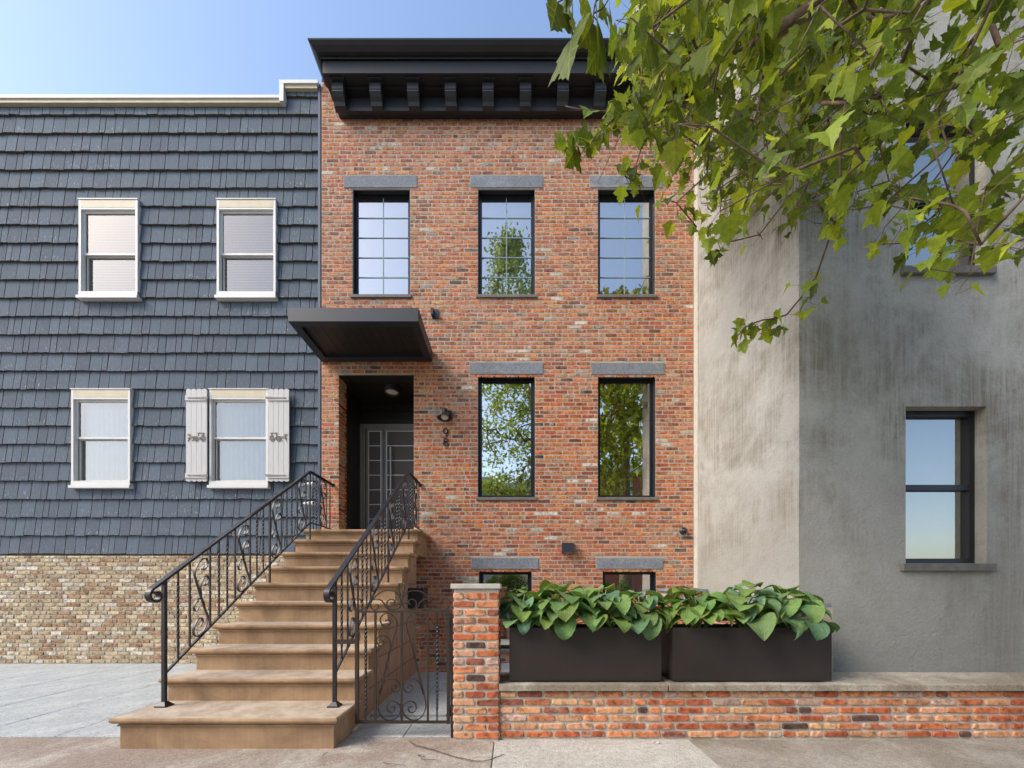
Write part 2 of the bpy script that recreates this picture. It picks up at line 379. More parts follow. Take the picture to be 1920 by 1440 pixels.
    def build(s, name, mats, parent=None, origin=None, smooth=False, fix=True):
        if parent is not None: origin = ORG[parent.name]
        if origin is None: origin = (0, 0, 0)
        ox, oy, oz = origin
        me = bpy.data.meshes.new(name)
        me.from_pydata([(x - ox, y - oy, z - oz) for x, y, z in s.v], [], s.f)
        if not isinstance(mats, (list, tuple)): mats = [mats]
        for m_ in mats: me.materials.append(M[m_] if isinstance(m_, str) else m_)
        me.polygons.foreach_set('material_index', s.mi)
        ca = me.color_attributes.new('col', 'FLOAT_COLOR', 'CORNER')
        fl = []; ul = []
        for f, c, u in zip(s.f, s.c, s.uv):
            c4 = tuple(c) if len(c) == 4 else (*c, 0)
            for k in range(len(f)): fl += c4; ul += u[k]
        ca.data.foreach_set('color', fl)
        if any(x for x in ul): me.uv_layers.new(name='UVMap').data.foreach_set('uv', ul)
        if smooth: me.polygons.foreach_set('use_smooth', [True] * len(s.f))
        if fix:
            bm = bmesh.new(); bm.from_mesh(me); bmesh.ops.recalc_face_normals(bm, faces=bm.faces); bm.to_mesh(me); bm.free()
        me.update()
        o = bpy.data.objects.new(name, me); COL.objects.link(o)
        if parent is not None: o.parent = parent
        else: o.location = origin
        ORG[o.name] = origin
        return o
def tag(o, label, cat, group=None):
    o['label'] = label; o['category'] = cat
    if group: o['group'] = group
    return o
def struct(o): o['kind'] = 'structure'; return o
def thing(name, label, cat, loc, group=None):
    o = bpy.data.objects.new(name, None); COL.objects.link(o); o.location = loc; o.empty_display_size = .2
    ORG[o.name] = tuple(loc); return tag(o, label, cat, group)
def smooth_path(P, k=5):
    out = []
    n = len(P)
    for i in range(n - 1):
        p0 = P[max(i - 1, 0)]; p1 = P[i]; p2 = P[i + 1]; p3 = P[min(i + 2, n - 1)]
        for j in range(k):
            t = j / k
            out.append(tuple(.5 * ((2 * b) + (-a + c) * t + (2 * a - 5 * b + 4 * c - d) * t * t + (-a + 3 * b - 3 * c + d) * t ** 3) for a, b, c, d in zip(p0, p1, p2, p3)))
    out.append(tuple(P[-1])); return out
SKY_S = .15; SUN_E = 1.5; SUN_A = 26; EXPO = 1.2
# ------------------------------------------------------------------ brickwork
PAL_F = [((.52, .135, .046), 10), ((.57, .175, .056), 9), ((.48, .150, .070), 8), ((.42, .090, .040), 7), ((.60, .225, .075), 6), ((.50, .200, .115), 6),
         ((.26, .070, .042), 4.5), ((.15, .062, .046), 1.8), ((.42, .24, .16), 4), ((.50, .27, .11), 1.6), ((.06, .05, .05), .35), ((.62, .57, .50), 1.3), ((.33, .30, .27), .8)]
PAL_W = [((.56, .220, .105), 9), ((.50, .150, .065), 8), ((.60, .300, .155), 7), ((.42, .115, .055), 6), ((.58, .31, .19), 7), ((.64, .38, .20), 1.6),
         ((.28, .10, .065), 3), ((.13, .075, .06), 1.2), ((.50, .33, .25), 3)]
PAL_B = [((.36, .115, .065), 9), ((.30, .085, .055), 7), ((.40, .15, .075), 6), ((.36, .16, .11), 4), ((.20, .07, .05), 3), ((.52, .44, .36), .6)]
def pick(pal, rnd):
    t = rnd.random() * sum(w for _, w in pal)
    for c, w in pal:
        t -= w
        if t <= 0: return c
    return pal[0][0]
def brick(mb, o, u, n, u0, u1, v0, v1, col, rnd, depth=.007, jit=.003):
    """one rounded, slightly irregular brick face standing depth proud of the mortar"""
    W = u1 - u0; H = v1 - v0
    c = min(.009, H * .22)
    base = [(c, 0), (W * .35, 0), (W * .68, 0), (W - c, 0), (W, c), (W, H - c), (W - c, H), (W * .64, H), (W * .33, H), (c, H), (0, H - c), (0, c)]
    P = [(x + rnd.uniform(-jit, jit), y + rnd.uniform(-jit, jit)) for x, y in base]
    cx, cy = W / 2, H / 2; d = rnd.uniform(.6, 1.1) * depth
    b = len(mb.v); k = len(P); ins = min(.006, H * .15)
    for (x, y) in P: q = o + u * (u0 + x) + Vector((0, 0, v0 + y)) - n * .004; mb.v.append(tuple(q))
    for (x, y) in P:
        x2 = x + (ins if x < cx else -ins); y2 = y + (ins if y < cy else -ins)
        q = o + u * (u0 + x2) + Vector((0, 0, v0 + y2)) + n * d; mb.v.append(tuple(q))
    mb.idx(b, [tuple(range(k, 2 * k))] + [(i, (i + 1) % k, k + (i + 1) % k, k + i) for i in range(k)], col)
def brick_panel(mb, o, u, n, width, height, openings=(), module=.203, course=.0667, joint=.011, pal=PAL_F, seed=1, smear=.4, half=.5, shift=0, patchy=False, depth=.007, jit=.003, tone=1.0):
    rnd = random.Random(seed); o = Vector(o); u = Vector(u); n = Vector(n)
    rows = int(height / course + .5)
    for r in range(rows):
        v0 = r * course + joint / 2; v1 = min((r + 1) * course - joint / 2, height)
        if v1 - v0 < .02: continue
        block = []
        for (a0, a1, b0, b1) in openings:
            ov = min(v1, b1) - max(v0, b0)
            if ov > .42 * (v1 - v0): block.append((a0, a1))
        block.sort(); free = []; x = 0
        for a0, a1 in block:
            if a0 > x: free.append((x, a0))
            x = max(x, a1)
        if x < width: free.append((x, width))
        off = (half * module if r % 2 else 0) + shift + (rnd.uniform(-.03, .03) if module > .18 else 0)
        for f0, f1 in free:
            xs = [f0]; k = math.floor((f0 - off) / module) + 1
            while off + k * module < f1 - .055:
                xx = off + k * module + rnd.uniform(-.009, .009)
                if xx > f0 + .055: xs.append(xx)
                if rnd.random() < .09 and xx + module * .5 < f1 - .06: xs.append(xx + module * .5)
                k += 1
            xs.append(f1)
            for i in range(len(xs) - 1):
                a = xs[i] + (joint / 2 if i else .001); bb = xs[i + 1] - (joint / 2 if i < len(xs) - 2 else .001)
                if bb - a < .02: continue
                c = pick(pal, rnd)
                t = rnd.uniform(.82, 1.18) * tone
                if patchy:
                    px_ = (a + bb) / 2; pz_ = v0
                    g = mn.noise(Vector((px_ * .9, 3.1, pz_ * .9)))
                    hi = max(0, min(1, (pz_ - 3.5) / 5.5))
                    gr = (c[0] + c[1] + c[2]) / 3
                    w = .14 + .20 * hi + .2 * g
                    w = max(0, min(.5, w)); pk = (.47, .275, .20)
                    c = tuple(q * (1 - w) + p * w for q, p in zip(c, pk))
                al = 0
                if rnd.random() < smear: al = rnd.uniform(.3, 1)
                col = (min(.8, c[0] * t), min(.75, c[1] * t), min(.7, c[2] * t), al)
                brick(mb, o, u, n, a, bb, v0, v1, col, rnd, depth, jit)
def slab_wall(mb, x0, x1, z0, z1, openings, y0, y1):
    xs = sorted({x0, x1, *[o_[0] for o_ in openings], *[o_[1] for o_ in openings]}); zs = sorted({z0, z1, *[o_[2] for o_ in openings], *[o_[3] for o_ in openings]})
    xs = [x for x in xs if x0 <= x <= x1]; zs = [z for z in zs if z0 <= z <= z1]
    for i in range(len(xs) - 1):
        # merge vertical runs
        k = 0
        while k < len(zs) - 1:
            cx = (xs[i] + xs[i + 1]) / 2
            def solid(k_): cz = (zs[k_] + zs[k_ + 1]) / 2; return not any(a < cx < b and c < cz < d for a, b, c, d in openings)
            if not solid(k): k += 1; continue
            e = k
            while e + 1 < len(zs) - 1 and solid(e + 1): e += 1
            mb.box(xs[i], xs[i + 1], y0, y1, zs[k], zs[e + 1]); k = e + 1

# ------------------------------------------------------------------ the brick house
XL = PX(603, YF); XR = PX(1300, YF)
ZT = 9.56; ZB = -.9
house = thing('brick_house', 'three storey red brick row house with black windows and dark cornice', 'house', ((XL + XR) / 2, YF, 0))
def oz(y): return PZ(y, YF)
def ox(x): return PX(x, YF)
WIN = [ # px x0,x1,y0,y1, lintel x0,x1,y0,y1
 (661, 769, 355, 554, 645, 782, 330, 353, 'up'), (896, 1003, 355, 554, 882, 1018, 330, 353, 'up'), (1121, 1228, 355, 554, 1106, 1242, 331, 353, 'up'),
 (896, 1003, 705, 933, 881, 1018, 680, 702, 'mid'), (1121, 1229, 705, 933, 1108, 1246, 681, 703, 'mid'),
 (898, 997, 1070, 1218, 884, 1010, 1046, 1067, 'low'), (1130, 1230, 1070, 1218, 1118, 1243, 1046, 1067, 'low')]
door_op = (ox(635), ox(776), 2.11, oz(703))
ops = [(ox(a), ox(b), oz(d), oz(c)) for a, b, c, d, *_ in WIN] + [door_op]
lint = [(ox(w[4]), ox(w[5]), oz(w[7]), oz(w[6])) for w in WIN]
m = MB(); slab_wall(m, XL, XR, ZB, ZT, ops, YF + .0, YF + .22)
# body of the house behind the front wall
m.box(XL, XL + .2, YF + .22, YF + 9, ZB, ZT); m.box(XR - .2, XR, YF + .22, YF + 9, ZB, ZT); m.box(XL + .2, XR - .2, YF + 8.8, YF + 9, ZB, ZT)
wall = m.build('wall', 'mortar', house)
bops = [(a - XL, b - XL, c - ZB, d - ZB) for a, b, c, d in ops] + [(a - XL - .004, b - XL + .004, c - ZB, d - ZB) for a, b, c, d in lint]
mb = MB(); brick_panel(mb, (XL, YF, ZB), (1, 0, 0), (0, -1, 0), XR - XL, ZT - ZB, bops, pal=PAL_F, seed=7, smear=.48, patchy=True, depth=.0045)
# brick jamb on the left of the doorway
brick_panel(mb, (door_op[0], YF + .004, 2.11), (0, 1, 0), (1, 0, 0), .29, door_op[3] - 2.11, (), module=.203, pal=PAL_F, seed=9, smear=.4)
mb.build('brickwork', 'brick', wall)
m = MB(); m.box(XL, XR, YF + .0, YF + 9, ZT, ZT + .06); m.build('roof', 'asphalt', house)
# lintels
for i, (a, b, c, d) in enumerate(lint):
    m = MB(); m.box(a, b, YF - .012, YF + .1, c, d, bev=.004); m.build('lintel', 'lintel', house)
# windows
def window(i, w):
    x0, x1, z1, z0 = ox(w[0]), ox(w[1]), oz(w[2]), oz(w[3]); kind = w[8]
    Y1 = YF + .085; fw = .045; e = .004
    m = MB()
    # metal lining of the reveal
    m.box(x0 - e, x0 + .012, YF + .004, Y1, z0, z1 + e); m.box(x1 - .012, x1 + e, YF + .004, Y1, z0, z1 + e); m.box(x0 + .012, x1 - .012, YF + .004, Y1, z1 - .012, z1 + e)
    # frame
    m.box(x0 - e, x0 + fw, Y1, Y1 + .07, z0, z1 + e); m.box(x1 - fw, x1 + e, Y1, Y1 + .07, z0, z1 + e)
    m.box(x0 + fw, x1 - fw, Y1 + .002, Y1 + .068, z1 - fw, z1 + e); m.box(x0 + fw, x1 - fw, Y1 + .002, Y1 + .068, z0, z0 + fw)
    # inner sash line
    s = .016; a, b, c, d = x0 + fw, x1 - fw, z0 + fw, z1 - fw
    m.box(a, a + s, Y1 + .015, Y1 + .05, c, d); m.box(b - s, b, Y1 + .015, Y1 + .05, c, d); m.box(a + s, b - s, Y1 + .017, Y1 + .048, d - s, d); m.box(a + s, b - s, Y1 + .017, Y1 + .048, c, c + s)
    f = m.build('window', 'frame', house)
    g = MB(); g.face([(a, Y1 + .018, c), (b, Y1 + .018, c), (b, Y1 + .018, d), (a, Y1 + .018, d)]); g.build('pane', 'glass_up' if kind == 'up' else 'glass_mid', f, fix=False)
    rows = {'up': 5, 'mid': 6, 'low': 4}[kind]; H = d - c
    g = MB(); xm = (a + b) / 2
    ym, hw_ = (Y1 + .008, .0065) if kind == 'up' else (Y1 + .05, .011)
    g.box(xm - hw_, xm + hw_, ym, ym + .008, c, d)
    for k in range(1, rows): z = c + H * k / rows; g.box(a, b, ym + .001, ym + .007, z - hw_, z + hw_)
    g.build('muntin', 'muntin' if kind == 'up' else 'frame', f)
    g = MB(); zs = z0
    g.box(x0 - .03, x1 + .03, YF - .03, YF + .083, zs - .05, zs + .002, bev=.005); g.build('sill', 'sill', f)
    # the room behind it
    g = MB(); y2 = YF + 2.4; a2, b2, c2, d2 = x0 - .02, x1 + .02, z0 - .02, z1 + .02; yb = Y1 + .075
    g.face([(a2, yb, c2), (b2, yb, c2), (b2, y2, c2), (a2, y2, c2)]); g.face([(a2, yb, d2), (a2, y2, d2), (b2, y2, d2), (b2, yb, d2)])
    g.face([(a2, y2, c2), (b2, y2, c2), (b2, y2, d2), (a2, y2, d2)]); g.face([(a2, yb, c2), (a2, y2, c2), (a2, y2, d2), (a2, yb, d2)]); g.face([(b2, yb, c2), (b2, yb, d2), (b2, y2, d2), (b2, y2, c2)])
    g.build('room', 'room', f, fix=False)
    if kind == 'up':
        g = MB(); g.box(a - .01, b + .01, Y1 + .12, Y1 + .125, c, d); g.build('blind', 'blind', f)
    if w[0] > 1100:  # grey strip stands for the stucco wall's reflection at the pane edge
        g = MB(); n_ = 22; xc0 = b - .14; pts = [(xc0 + .15 * k / n_, Y1 + .095 + .012 * math.sin(k * 1.7)) for k in range(n_ + 1)]
        g.prism(pts + [(p, q + .004) for p, q in pts[::-1]], 'z', c, d); g.build('curtain', 'curtain', f)
for i, w in enumerate(WIN): window(i, w)

# vestibule
vx0, vx1, vz0, vz1 = door_op; YD = 7.06
m = MB(); ya = YF + .30; t = .04
m.box(vx0 - t, vx0 + .0, ya, YD + .1, vz0 - .05, vz1); m.box(vx1, vx1 + .35, YF + .22, YD + .1, vz0 - .05, vz1)
m.box(vx0 - .0, vx1 + .0, YF + .004, YF + .221, vz1 - .012, vz1 + .004); m.box(vx0 - .2, vx0 - .008, YF + .2, ya + .02, vz0, vz1)
nb = 9
for k in range(nb):   # ceiling boards
    y_ = YF + .222 + (YD - YF - .2) * k / nb; m.box(vx0 - .06, vx1 + .06, y_, y_ + (YD - YF - .2) / nb - .006, vz1 - .0, vz1 + .02)
m.box(vx0 - .06, vx1 + .06, YF + .22, YD + .1, vz1 + .021, vz1 + .05)
DT = PZ(797, YD)
z = DT; 
while z < vz1: m.box(vx0 - .02, vx1 + .2, YD - .012, YD + .02, z + .004, min(z + .125, vz1)); z += .131
m.box(vx0 - .05, vx1 + .3, YD + .021, YD + .1, vz0, vz1)
m.build('vestibule', 'darkwood', house)
m = MB(); m.box(vx0 - .05, vx1 + .2, YF + .02, YD + .1, vz0 - .08, vz0 - .004); m.build('threshold', 'brownstone', house)
# double entrance door
dx = lambda p: PX(p, YD)
m = MB(); m.box(dx(677), dx(687), YD - .05, YD, 2.11, DT); m.box(dx(790), dx(800), YD - .05, YD, 2.11, DT); m.box(dx(687), dx(790), YD - .048, YD, DT - .075, DT)
m.build('door_frame', 'doorframe', house)
ztop = DT - .075; lines = [PZ(y, YD - .03) for y in (809, 836, 863.5, 891, 918.5, 946, 973, 1000)]
for a, b, hand in ((688, 720.5, False), (721.5, 789.5, True)):
    m = MB(); x0, x1 = dx(a), dx(b); st = .035 if not hand else .05
    m.box(x0, x0 + .05, YD - .04, YD - .004, 2.12, ztop); m.box(x1 - .05, x1, YD - .04, YD - .004, 2.12, ztop)
    m.box(x0 + .05, x1 - .05, YD - .038, YD - .006, ztop - .05, ztop); m.box(x0 + .05, x1 - .05, YD - .038, YD - .006, 2.12, 2.2)
    lf = m.build('door', 'doorframe', house)
    g = MB(); g.box(x0 + .05, x1 - .05, YD - .03, YD - .012, 2.2, ztop - .05); g.build('panel', 'doorpanel', lf)
    g = MB()
    for z in lines[1:]: g.box(x0 + .05, x1 - .05, YD - .036, YD - .0305, z - .007, z + .007)
    g.box(x0 + .05, x1 - .05, YD - .0365, YD - .0305, ztop - .062, ztop - .05)
    xe = x0 + .05 if hand else x1 - .05; g.box(xe - .008, xe + .008, YD - .0425, YD - .037, 2.14, ztop - .05)
    xe = x1 - .05 if hand else x0 + .05; g.box(xe - .006, xe + .006, YD - .0425, YD - .037, 2.14, ztop - .05)
    g.build('trim', 'silver', lf)
    if hand:
        g = MB(); hx = dx(735.5); g.tube([(hx, YD - .10, PZ(842, YD)), (hx, YD - .10, PZ(965, YD))], .014, 10)
        for y_ in (858, 950): g.tube([(hx, YD - .10, PZ(y_, YD)), (hx, YD - .03, PZ(y_, YD))], .009, 8)
        g.build('handle', 'silver', lf)

# cornice
cor = MB()
Yf = 5.78; Yz = 6.03
xl_f = PX(605, Yf); xr_f = -xl_f + .03
prof = [(Yf, PZ(137, Yf)), (Yf, PZ(112, Yf)), (Yf - .022, PZ(110.5, Yf - .022)), (Yf - .022, PZ(105.5, Yf - .022)), (Yf - .03, PZ(104.5, Yf - .03)), (Yf - .07, PZ(97, Yf - .07)), (Yf - .12, PZ(84, Yf - .12)), (Yf - .15, PZ(74, Yf - .15)), (Yf - .155, PZ(71, Yf - .155))]
zc = prof[0][1]
# crown and fascia as mitred rings
def ring(Yp, Z): d_ = Yf - Yp; return [(xl_f - d_, YF + .05, Z), (xl_f - d_, Yp, Z), (xr_f + d_, Yp, Z), (xr_f + d_, YF + .05, Z)]
b = 0
for Yp, Z in prof: cor.v += ring(Yp, Z)
for i in range(len(prof) - 1): cor.idx(4 * i, [(k, k + 1, 5 + k, 4 + k) for k in range(3)])
L_ = 4 * (len(prof) - 1); cor.idx(L_, [(0, 1, 2, 3)]); cor.idx(0, [(3, 2, 1, 0)])
# frieze board and its mouldings
xl_z = PX(632, Yz); xr_z = -xl_z + .03
cor.box(xl_z, xr_z, Yz, YF - .0, PZ(208, Yz), zc - .002)
cor.box(xl_z - .015, xr_z + .015, Yz - .03, Yz - .001, PZ(207.5, Yz - .03), PZ(201, Yz - .03))
cor.box(xl_z - .008, xr_z + .008, Yz - .015, Yz - .0005, PZ(200.5, Yz - .015), PZ(197, Yz - .015))
cor.box(xl_z - .01, xr_z + .01, Yz - .10, Yz - .0005, zc - .04, zc - .001)
cornice = cor.build('cornice', 'cornice', house)
Yb = 5.86
for k in range(9):
    xc = PX(632.5 + 70.6 * k, Yb); hw = PX(VX + 10.5, Yb); g = MB()
    zt = zc - .003; z1_ = PZ(151, Yb); z2_ = PZ(166, Yb); z3 = PZ(170, Yb)
    g.box(xc - hw - .028, xc + hw + .028, Yb - .04, Yz - .1, zt - .022, zt)
    g.prism([(Yb, zt - .023), (Yb, z2_), (Yb + .012, z2_ - .006), (Yb + .012, z2_ - .016), (Yb - .002, z2_ - .02), (Yb - .002, z3 - .006), (Yb + .03, z3 - .05), (Yb + .065, z3 - .09), (Yb + .085, z3 - .13), (Yz - .031, z3 - .145), (Yz - .031, zt - .023)], 'x', xc - hw, xc + hw)
    g.build('bracket', 'cornice', cornice)

# entrance canopy
Yc = 5.20; xa, xb = -3.10, -1.282; zb_ = 4.957; zt_ = PZ(577, Yc)
m = MB(); bw = .115; yk = YF - .012
m.box(xa, xb, Yc, Yc + bw, zb_, zt_, bev=.003); m.box(xa, xa + bw, Yc + bw, yk, zb_, zt_ - .001); m.box(xb - bw, xb, Yc + bw, yk, zb_, zt_ - .001); m.box(xa + bw, xb - bw, yk - bw, yk, zb_ + .001, zt_ - .002)
can = m.build('canopy', 'canopy', house)
g = MB(); nb = 12; wd = (xb - xa - 2 * bw) / nb
for k in range(nb): g.box(xa + bw + k * wd + .002, xa + bw + (k + 1) * wd - .002, Yc + bw, yk - bw, zb_ + .05, zb_ + .07)
g.box(xa + bw, xb - bw, Yc + bw, yk - bw, zb_ + .071, zt_ - .01); g.build('soffit', 'darkwood', can)
g = MB(); x_ = PX(786, YF - .1); g.box(xb + .0, xb + .10, YF - .03, YF - .008, PZ(598, YF), PZ(582, YF)); g.box(xb - .01, xb + .03, YF - .09, YF - .029, PZ(596, YF), PZ(584, YF))
g.build('wall_plate', 'canopy', can)

# ------------------------------------------------------------------ fittings on the facade
# cone lamp
Yl = YF - .13; cx = PX(834, Yl)
t = thing('wall_lamp', 'black cone shaded wall lamp above the house number', 'lamp', (cx, YF, PZ(785, YF)))
zt = PZ(766.5, Yl); zb2 = PZ(783, Yl)
g = MB(); g.lathe([(0, zt - zb2 + .0), (.038, zt - zb2), (.042, zt - zb2 - .008), (.042, .066), (.05, .062), (.118, .004), (.128, 0), (.128, -.006), (.112, .002), (.045, .052), (.0, .055)], (cx, Yl, zb2), n=28); g.build('shade', 'black', t, smooth=False)
g = MB(); g.lathe([(0, .045), (.055, .04), (.06, .015), (.052, -.01), (.03, -.026), (0, -.032)], (cx, Yl, zb2), n=20); g.build('bulb', 'lampglass', t, smooth=True)
g = MB(); g.tube([(cx + .02, Yl, zt - .03), (cx + .06, Yl + .04, zt - .02), (cx + .075, YF - .01, zt - .01)], .012, 8); g.lathe([(0, 0), (.04, 0), (.04, .02), (0, .02)], (cx + .075, YF - .03, zt - .01), 'y', 16); g.build('arm', 'black', t)
# house number
t = thing('house_number', 'dark bronze house number 98 mounted below the cone lamp', 'house number', (PX(836, YF), YF, PZ(836, YF)))
def digit(pts, d0=-.017, d1=-.006, name='digit'):
    g = MB(); P = [(PX(p, YF), PZ(q, YF)) for p, q in smooth_path(pts, 5)]
    g.flat(P, lambda a, b_, d: (a, YF + d, b_), .0085, d0, d1); g.build(name, 'hinge2' , t)
M['hinge2'] = plain('bronze_numeral', (.045, .032, .026), .4, metal=.4, var=.2)
def ell(cx_, cy_, rx, ry, a0, a1, n_=16): return [(cx_ + rx * math.cos(R(a0 + (a1 - a0) * k / n_)), cy_ - ry * math.sin(R(a0 + (a1 - a0) * k / n_))) for k in range(n_ + 1)]
digit(ell(835.6, 808.6, 4.2, 4.6, 0, 360) + [(839.8, 809), (838.8, 813.5), (835.6, 818.8)])
digit(ell(835.7, 825.3, 3.2, 3.3, -85, 265) + ell(835.9, 832.2, 4.0, 3.9, 95, -265))
# downlight box above the basement windows
g = MB(); x0, x1 = PX(1053, YF), PX(1075, YF); z0, z1 = PZ(1037, YF), PZ(1019, YF)
t = thing('outdoor_light', 'square black downlight on the brick between the basement windows', 'outdoor light', ((x0 + x1) / 2, YF, z0))
g.prism([(YF - .010, z0), (YF - .125, z0), (YF - .105, z1 - .01), (YF - .095, z1), (YF - .010, z1)], 'x', x0 + .008, x1 - .008); g.build('housing', 'canopy', t)
g = MB(); g.box(x0, x1, YF - .018, YF - .009, z0 - .004, z1 + .006, bev=.002); g.build('back_plate', 'black', t)
g = MB(); g.box(x0 + .03, x1 - .03, YF - .10, YF - .03, z0 - .006, z0 - .0005); g.build('lens', 'lampglass', t)
# dome camera
c = (PX(1280, YF), YF, PZ(996, YF))
t = thing('security_camera', 'small black dome camera near the right corner of the facade', 'security camera', c)
g = MB(); g.lathe([(0, -.06), (.045, -.058), (.058, -.045), (.06, -.008), (0, -.008)], c, 'y', 24); g.build('housing', 'black', t, smooth=False)
g = MB(); g.lathe([(0, -.098), (.018, -.095), (.032, -.08), (.04, -.058), (0, -.0575)], (c[0] - .004, c[1], c[2] - .004), 'y', 20); g.build('dome', 'iron', t, smooth=True)
# vestibule ceiling light
c = (PX(735, 6.5), 6.5, vz1)
t = thing('ceiling_light', 'round black surface light under the dark vestibule ceiling', 'ceiling light', c)
g = MB(); g.lathe([(0, -.001), (.118, -.001), (.12, -.006), (.12, -.10), (.108, -.10), (.104, -.085), (0, -.08)], c, n=32); g.build('drum', 'black', t)
g = MB(); g.lathe([(.1195, -.101), (.1195, -.106), (.104, -.106), (.104, -.101)], c, n=32); g.build('rim', 'gold', t)
g = MB(); g.lathe([(0, -.084), (.10, -.086), (.10, -.082)], c, n=24); g.build('diffuser', 'lampglass', t)
# black letter box on the stoop side
x0 = -1.372; x1 = PX(793, 5.0); z0, z1 = PZ(1141, 5.0), PZ(1102.5, 5.0)
t = thing('letter_box', 'plain black letter box fixed to the stoop side behind the gate', 'letter box', (x0, 5.1, z0))
g = MB(); g.box(x0 + .002, x1, 5.0, 5.3, z0, z1 - .02, bev=.004); g.build('body', 'black', t)
g = MB(); g.box(x0 + .001, x1 + .006, 4.993, 5.306, z1 - .019, z1, bev=.003); g.build('lid', 'black', t)
# ------------------------------------------------------------------ stoop
SY = [2.854, 3.26, 3.56, 3.84, 4.12, 4.40, 4.68, 4.95, 5.22, 5.49]
SZ = [.245, .453, .660, .867, 1.090, 1.305, 1.515, 1.722, 1.925, 2.110]
SXL, SXR = -3.03, -1.372
stoop = thing('stoop', 'tall brownstone stoop of ten steps rising to the recessed double door', 'stoop', ((SXL + SXR) / 2, 4.2, 0))
NP = [(.0, -.075), (.012, -.074), (.014, -.062), (.006, -.058), (.010, -.050), (.030, -.046), (.041, -.036), (.045, -.023), (.041, -.009), (.032, -.002), (.020, 0)]
rnd = random.Random(4)
for i in range(10):
    y0 = SY[i] + .045; zt = SZ[i]; zb = (SZ[i - 1] if i else -.06); last = i == 9
    yb = (SY[i + 1] + .06) if not last else YF - .004
    if last: zb = 1.735
    m = MB()
    def rr(o_, z, first=False):
        xr = SXR; return [(SXL - o_, yb, z), (SXL - o_, y0 - o_, z), (xr + o_, y0 - o_, z), (xr + o_, yb, z)]
    rings = [(0, zb - (.03 if i and not last else 0))] + [(a, zt + b_) for a, b_ in NP]
    for o_, z in rings: m.v += rr(o_, z)
    for k in range(len(rings) - 1): m.idx(4 * k, [(j, (j + 1) % 4, 4 + (j + 1) % 4, 4 + j) for j in range(4)])
    m.idx(4 * (len(rings) - 1), [(0, 1, 2, 3)]); m.idx(0, [(3, 2, 1, 0)])
    if i == 8:   # second apron under the landing
        pass
    m.build('step', 'brownstone', stoop)
# lower solid side walls
poly = [(SY[1] - .1, -.12), (SY[1] - .1, .12)]
for i in range(1, 9):
    poly += [(SY[i] + .075, SZ[i - 1] - .04), (SY[i] + .075, SZ[i - 1] + .02)]
poly += [(5.30, 1.70), (5.46, 1.70), (5.46, -.9), (5.2, -.9), (5.2, -.12)]
m = MB()
for a, b_ in ((SXL + .004, SXL + .2), (SXR - .2, SXR - .004)): m.prism(poly, 'x', a, b_)
m.box(SXL + .21, SXR - .21, 5.3, 5.45, -.3, 1.7)
m.build('side_wall', 'block', stoop)

